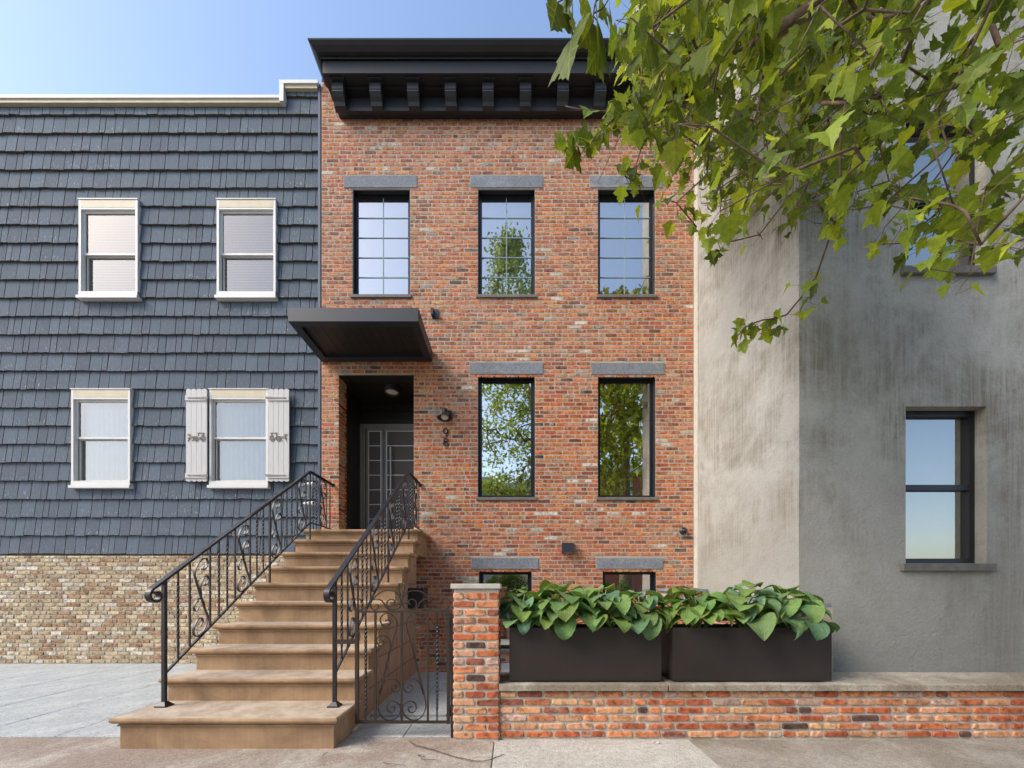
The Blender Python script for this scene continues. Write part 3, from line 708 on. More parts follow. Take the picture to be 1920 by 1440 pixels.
# ------------------------------------------------------------------ railings
def railing(X, label, group, dense=True):
    Yp, Ye = 5.44, YF - .01; sl = .71; Zp = PZ(883, Yp)
    Zp = 2.94
    top = lambda y: Zp if y >= Yp else Zp - (Yp - y) * sl
    bot = lambda y: 2.20 if y >= Yp else 2.20 - (Yp - y) * .735
    Yn = 3.15
    t = thing('stair_railing', label, 'railing', (X, Yn, .25), group)
    mp = lambda a, b_, d: (X + d, a, b_)
    # handrail with rolled end
    c0 = (3.03, top(3.03)); r = .062; cc = (c0[0] + r * math.sin(math.atan(sl)), c0[1] - r * math.cos(math.atan(sl)))
    a0 = math.pi / 2 + math.atan(sl)
    sp = [(cc[0] + (r - .036 * k / 26) * math.cos(a0 + k * .23), cc[1] + (r - .036 * k / 26) * math.sin(a0 + k * .23)) for k in range(27)]
    P = [(Ye, Zp), (Yp + .002, Zp), (Yp, Zp), (4.2, top(4.2))] + sp
    m = MB(); m.flat(P, mp, .010, -.022, .022); m.flat([(a, b_ + .007) for a, b_ in P[:4]], mp, .0085, -.014, .014)
    m.flat([(a, b_ - .014) for a, b_ in P[:4]], mp, .005, -.012, .012); m.build('handrail', 'iron', t)
    m = MB(); m.box(X - .03, X + .03, Ye, YF - .0005, Zp - .03, Zp + .02); m.build('wall_bracket', 'iron', t)
    m = MB(); m.flat([(Ye, bot(6)), (Yp, bot(Yp)), (Yn, bot(Yn))], mp, .009, -.009, .009); m.build('bottom_rail', 'iron', t)
    # newel
    m = MB(); m.box(X - .014, X + .014, Yn - .014, Yn + .014, .262, top(Yn) - .006); m.build('newel_post', 'iron', t)
    m = MB(); m.prism([(X - .045, Yn - .045), (X + .045, Yn - .045), (X + .045, Yn + .045), (X - .045, Yn + .045)], 'z', .246, .256)
    b0 = len(m.v); m.v += [(X + sx * .04, Yn + sy * .04, .256) for sx, sy in ((-1, -1), (1, -1), (1, 1), (-1, 1))] + [(X + sx * .018, Yn + sy * .018, .285) for sx, sy in ((-1, -1), (1, -1), (1, 1), (-1, 1))]
    m.idx(b0, [(0, 1, 5, 4), (1, 2, 6, 5), (2, 3, 7, 6), (3, 0, 4, 7), (4, 5, 6, 7)]); m.build('base_plate', 'iron', t)
    def step_z(y):
        z = SZ[0]
        for a, b_ in zip(SY, SZ):
            if y > a: z = b_
        return z
    seq = [(5.44, 'post'), (5.33, 'p'), (5.11, 'p'), (4.985, 't'), (4.875, 't'), (4.76, 'p'), (4.53, 'post'), (4.41, 't'), (4.30, 't'), (4.19, 'p'), (3.96, 'p'), (3.85, 't'), (3.74, 't'), (3.63, 'p'), (3.40, 'p'), (3.28, 't'),
           (5.53, 't'), (5.62, 't'), (5.71, 'p'), (5.93, 'p'), (6.04, 't')]
    for y, k in seq:
        m = MB(); zt = top(y) - .012; zb = bot(y)
        if k == 'post': m.box(X - .009, X + .009, y - .009, y + .009, step_z(y), zt); m.build('baluster', 'iron', t)
        elif k == 'p': m.box(X - .0065, X + .0065, y - .0065, y + .0065, zb, zt); m.build('baluster', 'iron', t)
        else:
            if y > Yp: zb = 2.112
            m.box(X - .006, X + .006, y - .006, y + .006, zb, zb + .11); m.box(X - .006, X + .006, y - .006, y + .006, zt - .11, zt)
            n_ = 44; m.tube([(X, y, zb + .1 + (zt - zb - .2) * j / n_) for j in range(n_ + 1)], .0108, 4, twist=.42)
            m.build('twisted_baluster', 'iron', t)
    A = [(.15, .60), (.13, .575), (.165, .56), (.19, .59), (.18, .64), (.13, .665), (.08, .65), (.05, .60), (.06, .54), (.10, .40), (.16, .20), (.19, .12), (.185, .06), (.14, .015), (.08, .02), (.04, .07), (.045, .13), (.085, .165), (.125, .145), (.13, .105), (.10, .085)]
    B = [(.165, .44), (.15, .42), (.18, .41), (.20, .44), (.185, .48), (.15, .49), (.12, .46), (.11, .42), (.12, .35)]
    C_ = [(.09, .27), (.07, .25), (.05, .27), (.045, .31), (.075, .34), (.11, .33), (.135, .29), (.15, .24)]
    for ya, yb_ in ((5.11, 5.33), (4.53, 4.76), (3.96, 4.19), (3.40, 3.63), (5.71, 5.93)):
        m = MB(); s_ = (yb_ - ya) / .22; shear = 0 if ya > Yp else .725
        for Q in (A, B, C_):
            m.flat([(ya + a * s_, bot(ya) + .01 + b_ * 1.06 + a * s_ * shear) for a, b_ in smooth_path(Q, 4)], mp, .0042, -.009, .009)
        m.build('scroll', 'iron', t)
    return t
railing(-2.92, 'black iron railing with scrolls on the left side of the stoop against grey shingles', 'iron railings of the stoop')
railing(-1.482, 'black iron railing with rolled end on the right side of the stoop beside the gate', 'iron railings of the stoop')

# ------------------------------------------------------------------ gate
YG = 3.12
t = thing('garden_gate', 'low brown wrought iron gate with scrolls between stoop and brick pillar', 'gate', (PX(670, YG), YG, .13))
gx = lambda p: PX(p, YG); gz = lambda p: PZ(p, YG)
def gbar(name, a, b_, c_, d_, dp=.011):
    m = MB(); m.box(gx(a), gx(b_), YG - dp, YG + dp, gz(d_), gz(c_)); return m.build(name, 'bronze', t)
gbar('side_rail', 666.5, 672.5, 1144, 1356.5, .014); gbar('side_rail', 838, 844, 1144, 1356.5, .014)
gbar('top_rail', 672.6, 837.9, 1145, 1148.8); gbar('bottom_rail', 672.6, 837.9, 1351.5, 1355.8)
gbar('bar', 702.2, 705.8, 1149, 1351.4, .008); gbar('bar', 751.3, 754.9, 1149, 1351.4, .008); gbar('bar', 800.6, 804.2, 1149, 1351.4, .008)
for p in (685.8, 819.5):
    m = MB(); x = gx(p); m.box(x - .0055, x + .0055, YG - .0055, YG + .0055, gz(1176), gz(1149)); m.box(x - .0055, x + .0055, YG - .0055, YG + .0055, gz(1351.4), gz(1330))
    n_ = 60; m.tube([(x, YG, gz(1332) + (gz(1174) - gz(1332)) * j / n_) for j in range(n_ + 1)], .0115, 4, twist=.5); m.build('twisted_bar', 'iron', t)
U = lambda pts: [(650 + a / 9.6, 1080 + b_ / 9.6) for a, b_ in pts]
Lw = lambda pts: [(650 + a / 9.6, 1230 + b_ / 9.6) for a, b_ in pts]
lyre = U([(690, 820), (735, 785), (780, 810), (775, 860), (720, 905), (650, 885), (610, 820), (615, 750), (660, 695), (730, 672), (800, 690), (860, 740), (900, 810), (905, 880), (880, 1000), (840, 1150), (800, 1300), (770, 1420)]) + \
       Lw([(720, 120), (680, 300), (640, 450), (590, 650), (557, 850), (560, 950), (600, 1050), (660, 1120), (740, 1155), (830, 1145), (910, 1100), (960, 1020), (970, 930), (930, 860), (870, 825), (800, 820), (745, 860), (725, 930), (745, 990), (800, 1020), (850, 1000), (870, 950), (850, 915), (805, 920)])
inner = U([(630, 1165), (660, 1185), (655, 1240), (600, 1255), (550, 1210), (540, 1150), (570, 1095), (640, 1070), (710, 1090), (760, 1140), (785, 1220), (780, 1330), (757, 1430)]) + Lw([(742, 130), (700, 300), (655, 470), (605, 660)])
low = Lw([(600, 700), (630, 580), (680, 475), (740, 428), (820, 412), (900, 440), (950, 500), (965, 570), (930, 630), (880, 655), (830, 640), (795, 600), (800, 550), (840, 528), (880, 545), (885, 580)])
crest = U([(250, 480), (262, 440), (200, 405), (140, 430), (115, 500), (150, 580), (220, 610), (300, 600), (380, 530), (450, 440), (530, 360), (620, 290), (720, 262), (830, 270), (900, 310), (950, 370), (975, 440), (975, 520), (940, 580), (860, 612), (800, 608), (740, 560), (722, 490), (750, 440), (800, 418), (850, 435), (868, 470), (850, 500), (825, 505)])
small = U([(525, 518), (560, 520), (570, 560), (540, 605), (490, 608), (440, 570), (430, 510), (460, 440), (520, 415), (600, 425), (660, 480), (700, 550), (750, 600), (795, 612)])
horn = U([(978, 375), (950, 280), (938, 200), (955, 150), (988, 135)])
mg = lambda a, b_, d: (gx(a), YG + d, gz(b_))
for mir in (0, 1):
    fm = (lambda P: [(2 * 753.1 - a, b_) for a, b_ in P]) if mir else (lambda P: P)
    for nm, Q in (('scroll', (lyre, inner, low)), ('crest_scroll', (crest, small, horn))):
        m = MB()
        for P in Q: m.flat(smooth_path(fm(P), 4), lambda a, b_, d: mg(a, b_, d), .85, -.008, .008)
        m.build(nm, 'bronze', t)
gb = MB(); gb.box(gx(630.2), gx(663), YG + .002, YG + .028, gz(1207.5), gz(1199.5)); gb.box(gx(655), gx(668), YG - .01, YG + .022, gz(1206), gz(1198.5)); gb.tube([(gx(p), YG - .02, gz(q)) for p, q in ((673, 1187), (676, 1186), (677, 1195), (674, 1203))], .004, 6)
gb.build('latch', 'bronze', t)
for y_ in (1170, 1335):
    g = MB(); g.tube([(gx(846), YG, gz(y_ + 8)), (gx(846), YG, gz(y_ - 8))], .009, 8); g.box(gx(843.5), gx(846), YG - .008, YG + .008, gz(y_ + 5), gz(y_ - 5)); g.build('hinge', 'iron', t)
x = gx(848); g = MB(); g.box(x - .010, x + .010, YG - .02, YG + .02, .0, gz(1150)); g.build('hinge_post', 'iron', t)

# ------------------------------------------------------------------ brick pillar and low wall
px0, px1 = PX(850, YW), PX(935.5, YW); ph = PZ(1104, YW)
t = thing('brick_pillar', 'square brick gate pillar with pale stone cap right of the iron gate', 'pillar', ((px0 + px1) / 2, YW + .17, 0))
m = MB(); m.box(px0 + .004, px1 - .004, YW + .006, YW + .34, -.03, ph - .001); sh = m.build('shaft', 'mortar2', t)
W = px1 - px0; mb = MB(); kw = dict(module=.178, course=.0667, joint=.014, pal=PAL_W, smear=.5, depth=.008, jit=.003, shift=.178)
brick_panel(mb, (px0, YW + .004, .01), (1, 0, 0), (0, -1, 0), W, ph - .012, (), seed=31, **kw)
brick_panel(mb, (px0 + .002, YW + .342, .01), (0, -1, 0), (-1, 0, 0), .338, ph - .012, (), seed=32, **kw)
brick_panel(mb, (px1 - .002, YW + .004, .01), (0, 1, 0), (1, 0, 0), .338, ph - .012, (), seed=33, **kw)
brick_panel(mb, (px1, YW + .342, .01), (-1, 0, 0), (0, 1, 0), W, ph - .012, (), seed=34, **kw)
mb.build('brickwork', 'brick', sh)
m = MB(); m.box(PX(845, YW - .01), PX(938.5, YW - .01), YW - .014, YW + .365, ph, PZ(1094.5, YW), bev=.004); m.build('cap', 'cap', t)
WX1 = 6.2; wz = .405
t = thing('garden_wall', 'low brick garden wall with weathered coping under the dark planters', 'wall', ((px1 + WX1) / 2, YW + .2, 0))
m = MB(); m.box(px1 + .003, WX1, YW + .031, YW + .40, -.03, wz); bw_ = m.build('wall', 'mortar2', t)
mb = MB(); brick_panel(mb, (px1 + .004, YW + .028, .012), (1, 0, 0), (0, -1, 0), WX1 - px1 - .004, wz - .012, (), module=.221, course=.0655, joint=.017, pal=PAL_W, seed=41, smear=.28, depth=.010, jit=.0025)
mb.build('brickwork', 'brick', bw_)
cj = PX(1253, YW)
for a, b_ in ((px1 + .002, cj - .004), (cj + .004, WX1)):
    m = MB(); m.box(a, b_, YW - .012, YW + .44, wz + .001, wz + .056, bev=.005); m.build('coping', 'coping', t)
ZC = wz + .057

# stepped party wall with bluestone caps by the stucco side wall
t = thing('party_wall', 'stepped brick party wall with bluestone caps behind the right planter', 'wall', (2.72, 4.6, 0))
x0 = 2.46
m = MB(); m.box(x0, XR - .004, 5.72, YF - .02, -.1, 1.19); m.box(x0, XR - .004, YW + .45, 5.719, -.1, 1.06); w_ = m.build('wall', 'mortar', t)
mb = MB()
brick_panel(mb, (x0, 5.716, 1.06), (1, 0, 0), (0, -1, 0), .53, .13, (), seed=51, pal=PAL_B)
brick_panel(mb, (x0 - .003, YF - .02, -.1), (0, -1, 0), (-1, 0, 0), 2.6, 1.16, (), seed=52, pal=PAL_B)
mb.build('brickwork', 'brick', w_)
for a, b_, z in ((5.68, YF - .03, 1.191), (YW + .46, 5.70, 1.061)):
    m = MB(); m.box(x0 - .04, XR - .006, a, b_, z, z + .04, bev=.003); m.build('cap', 'lintel', t)

# ------------------------------------------------------------------ planters
def planter(x0, x1, label):
    y0, y1 = YW + .06, YW + .40; z0, z1 = ZC + .012, PZ(1177, YW + .06)
    t = thing('planter_box', label, 'planter', ((x0 + x1) / 2, y0 + .17, ZC), 'dark metal planter boxes on the garden wall')
    w = .012; m = MB()
    m.box(x0, x1, y0, y0 + w, z0, z1); m.box(x0, x1, y1 - w, y1, z0, z1); m.box(x0, x0 + w, y0 + w, y1 - w, z0, z1 - .0005); m.box(x1 - w, x1, y0 + w, y1 - w, z0, z1 - .0005)
    m.box(x0 + w, x1 - w, y0 + w, y1 - w, z0 + .001, z0 + .03)
    for a in (x0 + w, x1 - w - .02): m.box(a, a + .02, y0 + w, y1 - w, z1 - .012, z1 - .001)
    m.build('box', 'planter', t)
    m = MB(); n_ = 40; rn = random.Random(3)
    H = [[z1 - .05 + rn.uniform(-.012, .012) for _ in range(7)] for _ in range(n_ + 1)]
    for i in range(n_):
        for j in range(6):
            X = lambda i_: x0 + w + (x1 - x0 - 2 * w) * i_ / n_; Y = lambda j_: y0 + w + (y1 - y0 - 2 * w) * j_ / 6
            m.face([(X(i), Y(j), H[i][j]), (X(i + 1), Y(j), H[i + 1][j]), (X(i + 1), Y(j + 1), H[i + 1][j + 1]), (X(i), Y(j + 1), H[i][j + 1])])
    m.build('mulch', 'gravel', t)
    m = MB()
    for a in (x0 + .06, x1 - .12): m.box(a, a + .06, y0 + .04, y1 - .04, ZC - .0005, z0 - .0005)
    m.build('foot', 'black', t)
planter(PX(955, YW + .06), PX(1239.5, YW + .06), 'long dark bronze planter box nearest the brick pillar, full of hostas')
planter(PX(1262, YW + .06), 2.66, 'long dark bronze planter box further right, nearer the stucco wall, full of hostas')

# hostas
def hosta(cx, cy, cz, seed, n_, label, targets=(), big=1.0, hue=0):
    rn = random.Random(seed)
    t = thing('hosta', label, 'plant', (cx, cy, cz), 'hostas in the planter boxes')
    L = MB(); S = MB()
    TT = [0, .05, .14, .28, .44, .60, .76, .9, 1.0]; WW = [.10, .62, .90, 1.0, .95, .80, .55, .25, .0]
    NU = 6
    def leaf(base, az, tilt, length, width, droop, cup, roll, col):
        d = Vector((math.cos(az), math.sin(az), 0)); sd = Vector((-math.sin(az), math.cos(az), 0)); up = Vector((0, 0, 1))
        sd = (sd * math.cos(roll) + up * math.sin(roll))
        ang = tilt; p = Vector(base); rows = []; uvs = []
        wave = rn.uniform(0, 6)
        for k, tt in enumerate(TT):
            if k: ds = (tt - TT[k - 1]) * length; ang -= droop * (tt - TT[k - 1]); p = p + (d * math.cos(ang) + up * math.sin(ang)) * ds
            nn = (d * -math.sin(ang) + up * math.cos(ang))
            row = []; uu = []
            for j in range(NU + 1):
                u_ = -1 + 2 * j / NU
                back = -.10 * length * (1 - tt) ** 6 * (1 - abs(abs(u_) - .6)) if abs(u_) > .15 else 0
                w = WW[k] * width * .5
                q = p + sd * (u_ * w) + nn * (cup * abs(u_) ** 1.6 * w + .006 * math.sin(wave + tt * 9 + u_ * 2) * abs(u_)) + d * back
                row.append(tuple(q)); uu.append((u_ * (.25 + .75 * WW[k]), tt))
            rows.append(row); uvs.append(uu)
        b0 = len(L.v)
        for r in rows: L.v += r
        for k in range(len(TT) - 1):
            for j in range(NU):
                a = k * (NU + 1) + j; L.f.append(tuple(b0 + x_ for x_ in (a, a + 1, a + NU + 2, a + NU + 1))); L.c.append(col); L.mi.append(0)
                L.uv.append([uvs[k][j], uvs[k][j + 1], uvs[k + 1][j + 1], uvs[k + 1][j]])
    n_ = int(n_ * 1.9)
    for i in range(n_):
        az = 2 * math.pi * (i * .381966) + rn.uniform(-.3, .3); lay = i / n_
        rad = (.05 + .17 * (1 - lay)) * big * rn.uniform(.8, 1.2); h = (.03 + .22 * lay) * big + rn.uniform(0, .05)
        if math.sin(az) > .3: h += .03
        yy = cy + rad * math.sin(az) * .8
        base = (cx + rad * math.cos(az), yy, cz + .03 + h)
        tilt = rn.uniform(-.1, .5) + .35 * lay; ln = rn.uniform(.10, .195) * big; wd = ln * rn.uniform(.86, 1.05)
        g = rn.uniform(.8, 1.25); mixb = rn.random()
        col = (.115 * g + .06 * mixb, .23 * g + .03 * mixb, .055 * g + .10 * (1 - mixb) * hue, 0)

        leaf(base, az, tilt, ln, wd, rn.uniform(1.1, 2.3), rn.uniform(.1, .5), rn.uniform(-.35, .35), col)
        c0 = Vector((cx + rn.uniform(-.03, .03), cy + rn.uniform(-.03, .03), cz - .03)); b1 = Vector(base)
        mid = (c0 + b1) / 2 + Vector((0, 0, .05)) - Vector((math.cos(az), math.sin(az), 0)) * .02
        S.tube(smooth_path([tuple(c0), tuple(mid), tuple(b1 + Vector((math.cos(az), math.sin(az), 0)) * .012)], 4), .0042, 5)
    L.build('leaves', 'hosta', t, smooth=True, fix=False); S.build('stems', 'stem', t, smooth=True)
HZ = PZ(1177, YW + .06) - .05; HY = YW + .21
hosta(PX(978, HY), HY, HZ, 1, 21, 'hosta at the left end of the planter beside the brick pillar', big=.95, hue=1)
hosta(PX(1056, HY), HY, HZ, 2, 25, 'tall hosta in the planter, second from the brick pillar', big=1.22, hue=.3)
hosta(PX(1132, HY), HY, HZ, 3, 25, 'hosta in the middle of the right half of the first planter', big=1.15, hue=.7)
hosta(PX(1198, HY), HY, HZ, 4, 19, 'hosta drooping over the right end of the first planter', big=1.0, hue=.5)
hosta(PX(1306, HY), HY, HZ, 5, 19, 'bright green hosta at the left end of the second planter', big=1.15, hue=.1)
hosta(PX(1398, HY), HY, HZ, 6, 23, 'blue green hosta in the second planter, left of the pale sprout', big=1.2, hue=1)
hosta(PX(1478, HY), HY, HZ, 8, 20, 'hosta near the right end of the second planter by the stucco wall', big=1.15, hue=.6)

# tall pot with boxwood standing in the areaway in front of the basement window
x0, x1 = PX(1160, 5.6), PX(1183, 5.6)
t = thing('potted_boxwood', 'small clipped boxwood in a tall square dark pot before the basement window', 'potted plant', ((x0 + x1) / 2, 5.7, .02))
zt = PZ(1114, 5.6); m = MB(); m.box(x0, x1, 5.6, 5.6 + x1 - x0, .021, zt, bev=.004); m.box(x0 - .006, x1 + .006, 5.594, 5.606 + x1 - x0, zt - .03, zt + .001); m.build('pot', 'planter', t)
m = MB(); rn = random.Random(8); cx = (x0 + x1) / 2
for i in range(420):
    a, b_, r_ = rn.uniform(0, 6.28), rn.uniform(-1, 1), rn.random() ** .4
    p = Vector((cx + .085 * r_ * math.cos(a) * math.sqrt(1 - b_ * b_), 5.69 + .085 * r_ * math.sin(a) * math.sqrt(1 - b_ * b_), zt + .12 + .11 * r_ * b_ * (1.0 if b_ > 0 else .9)))
    d = Vector((rn.uniform(-1, 1), rn.uniform(-1, 1), rn.uniform(-.2, 1))).normalized() * .016; s_ = d.orthogonal().normalized() * .007; g = rn.uniform(.6, 1.3)
    m.face([p - d, p + s_, p + d, p - s_], (.07 * g, .14 * g, .03 * g, 0))
m.build('foliage', 'leaf_far', t, fix=False)

# ------------------------------------------------------------------ grey shingled house on the left
XN0 = -9.2
nh = thing('shingled_house', 'neighbouring house clad in worn blue grey wood shingles', 'house', ((XN0 + XL) / 2, YF, 0))
xe = PX(596.5, YF); zl, zr = PZ(186, YF), PZ(158, YF); xs_ = PX(531, YF)
SB = 1.775
nwin = [(PX(408, YF), PX(518, YF), PZ(562, YF), PZ(376, YF)), (PX(394, YF), PX(504, YF), PZ(916, YF), PZ(731, YF)), (PX(150, YF), PX(260, YF), PZ(562, YF), PZ(376, YF)), (PX(136, YF), PX(246, YF), PZ(916, YF), PZ(731, YF))]
inner_ops = [(a + .05, b_ - .05, c_ + .12, d_ - .05) for a, b_, c_, d_ in nwin]
m = MB(); slab_wall(m, XN0, xe, SB, zl, inner_ops, YF + .055, YF + .25); m.box(xs_, xe, YF + .055, YF + .25, zl, zr)
m.box(XN0, XL - .05, YF + .25, YF + 9, -.2, zl - .05); m.build('wall', 'butt', nh)
m = MB(); rn = random.Random(12)
bz0 = PZ(178, YF)
for r in range(-1, 27):
    zb = bz0 - .3018 * r
    if zb < SB - .1: break
    x = XN0; ztop = zb + .335
    while x < xe - .004:
        w = rn.choice([.10, .13, .16, .17, .19, .21, .24]) * rn.uniform(.92, 1.08); x2 = min(x + w, xe - .002)
        if xe - x2 < .05: x2 = xe - .002
        lim = zr if x + .5 * w > xs_ else zl
        zt2 = min(ztop, lim); zb2 = zb + rn.uniform(-.006, .008)
        segs = [(x + .005, x2 - .005, zb2, zt2)]
        for a, b_, c_, d_ in nwin:
            new = []
            for (p, q, c2, d2) in segs:
                if q <= a or p >= b_ or d2 <= c_ or c2 >= d_: new.append((p, q, c2, d2)); continue
                if p < a: new.append((p, a, c2, d2))
                if q > b_: new.append((b_, q, c2, d2))
                if d2 > d_ and c2 < d_: new.append((max(p, a), min(q, b_), d_, d2))
                if c2 < c_ and d2 > c_: new.append((max(p, a), min(q, b_), c2, c_))
            segs = new
        g = rn.uniform(.88, 1.12); hue = rn.uniform(-.004, .006); col = (.105 * g, (.130 + hue) * g, (.162 + hue) * g, 0)
        sl = rn.uniform(-.004, .004)
        for (p, q, c2, d2) in segs:
            if q - p < .015 or d2 - c2 < .02: continue
            yt = YF + .048 - .0; yb_ = YF + .012 + rn.uniform(-.002, .002); f = (c2 - zb) / .335; fb = yb_ + (yt - yb_) * max(0, min(1, f)); ft = yb_ + (yt - yb_) * min(1, (d2 - zb) / .335)
            nseg = max(2, int((q - p) / .03)); low_ = [(p + (q - p) * k / nseg, c2 + (rn.uniform(-.005, .005) if f < .1 else 0)) for k in range(nseg + 1)]
            b0 = len(m.v)
            pts = [(a_, fb, z_) for a_, z_ in low_] + [(q - sl, ft, d2), (p - sl, ft, d2)]
            v0_ = (c2 - zb) / .335; v1_ = (d2 - zb) / .335
            m.face(pts, col, 0, [((a_ - p) * 4, v0_ + .01) for a_, _ in low_] + [(1, v1_ + .01), (0, v1_ + .01)])
            if f < .1:   # thick weathered butt
                for k in range(nseg):
                    a_, b2 = low_[k], low_[k + 1]; m.face([(a_[0], fb, a_[1]), (b2[0], fb, b2[1]), (b2[0], YF + .054, b2[1] + .008), (a_[0], YF + .054, a_[1] + .008)], (.06, .048, .03, 0), 1)
            m.face([(p, fb, c2), (p - sl, ft, d2), (p - sl, YF + .054, d2), (p, YF + .054, c2)], (.04, .04, .04, 0), 1); m.face([(q, fb, c2), (q - sl, ft, d2), (q - sl, YF + .054, d2), (q, YF + .054, c2)], (.04, .04, .04, 0), 1)
        x = x2
m.build('shingles', ['shingle', 'butt'], nh, fix=False)
m = MB(); m.box(xe, PX(601, YF), YF - .005, YF + .2, .0, zr + .0); m.build('corner_board', 'corner', nh)
m = MB(); m.box(XL - .02, XL - .004, YF + .04, YF + .3, 0, zr); m.build('joint', 'dark', nh)
# white stepped coping with cream fascia
m = MB(); c1, c2 = PZ(177.5, YF - .05), PZ(150, YF - .05)
m.box(XN0, xs_ + .0, YF - .05, YF + .3, c1 - .045, c1); m.box(xs_ - .035, xs_ + .035, YF - .052, YF + .3, c1 - .10, c2); m.box(xs_ - .036, xe + .02, YF - .053, YF + .3, c2 - .05, c2 + .003)
m.build('coping', 'white', nh)
m = MB(); m.box(XN0, xs_ - .036, YF - .03, YF + .05, c1 - .10, c1 - .046); m.box(xs_ + .036, xe, YF - .03, YF + .05, c2 - .105, c2 - .051); m.build('fascia', 'cream', nh)
# base of pale masonry
m = MB(); m.box(XN0, PX(601, YF), YF + .02, YF + .25, -.2, SB); w_ = m.build('base', 'mortar', nh)
mb = MB(); brick_panel(mb, (XN0, YF + .016, -.2), (1, 0, 0), (0, -1, 0), PX(600, YF) - XN0, SB + .2, (), pal=[((.52, .42, .27), 4), ((.42, .33, .22), 3), ((.36, .22, .13), 2), ((.60, .54, .44), 2)], seed=77)
mb.build('brickwork', 'brick', w_)
for wi, (a, b_, c_, d_) in enumerate(nwin):
    up = wi % 2 == 0; tr = .035; m = MB(); y = YF - .02
    m.box(a, a + tr, y, YF + .2, c_ + .09, d_); m.box(b_ - tr, b_, y, YF + .2, c_ + .09, d_)
    m.box(a + tr, b_ - tr, y + .002, YF + .2, d_ - .16, d_ - .002) ; m.box(a - .01, b_ + .01, y - .01, YF + .2, d_ - .001, d_ + .012)
    zm = PZ(476 if up else 822, YF); i0, i1 = a + tr, b_ - tr; z0, z1 = c_ + .12, d_ - .16
    f = m.build('window', 'white', nh)
    g = MB(); g.box(a + tr, b_ - tr, y - .001, y + .001, d_ - .13, d_ - .01); g.build('head_board', 'cream', f)
    g = MB(); g.box(a - .015, b_ + .015, y - .03, YF + .2, c_ + .0, c_ + .045); g.box(a, b_, y - .005, YF + .2, c_ + .0455, c_ + .12); g.build('sill', 'white', f)
    g = MB(); st = .03
    for (p, q, yy) in ((zm, z1, y + .04), (z0, zm + .02, y + .075)):
        g.box(i0, i0 + st, yy, yy + .03, p, q); g.box(i1 - st, i1, yy, yy + .03, p, q); g.box(i0 + st, i1 - st, yy + .001, yy + .029, q - st, q); g.box(i0 + st, i1 - st, yy + .001, yy + .029, p, p + st)
    g.build('sash', 'white', f)
    g = MB(); yy = y + .055; g.face([(i0 + st, yy, zm + st), (i1 - st, yy, zm + st), (i1 - st, yy, z1 - st), (i0 + st, yy, z1 - st)]); yy = y + .09; g.face([(i0 + st, yy, z0 + st), (i1 - st, yy, z0 + st), (i1 - st, yy, zm), (i0 + st, yy, zm)])
    g.build('pane', 'glass_n', f, fix=False)
    g = MB()
    if up:
        z = z0
        while z < z1:
            g.face([(i0, y + .14, z), (i1, y + .14, z), (i1, y + .165, z + .032), (i0, y + .165, z + .032)]); z += .045
        g.build('blind', 'white', f, fix=False)
    else:
        n_ = 60; pts = [(i0 + (i1 - i0) * k / n_, y + .16 + .012 * math.sin(k * 1.1)) for k in range(n_ + 1)]; g.prism(pts + [(p, q + .004) for p, q in pts[::-1]], 'z', z0, z1); g.build('curtain', 'blind', f)
    g = MB(); g.box(i0 - .03, i1 + .03, YF + .26, YF + .27, z0, z1); g.build('room', 'dark', f)
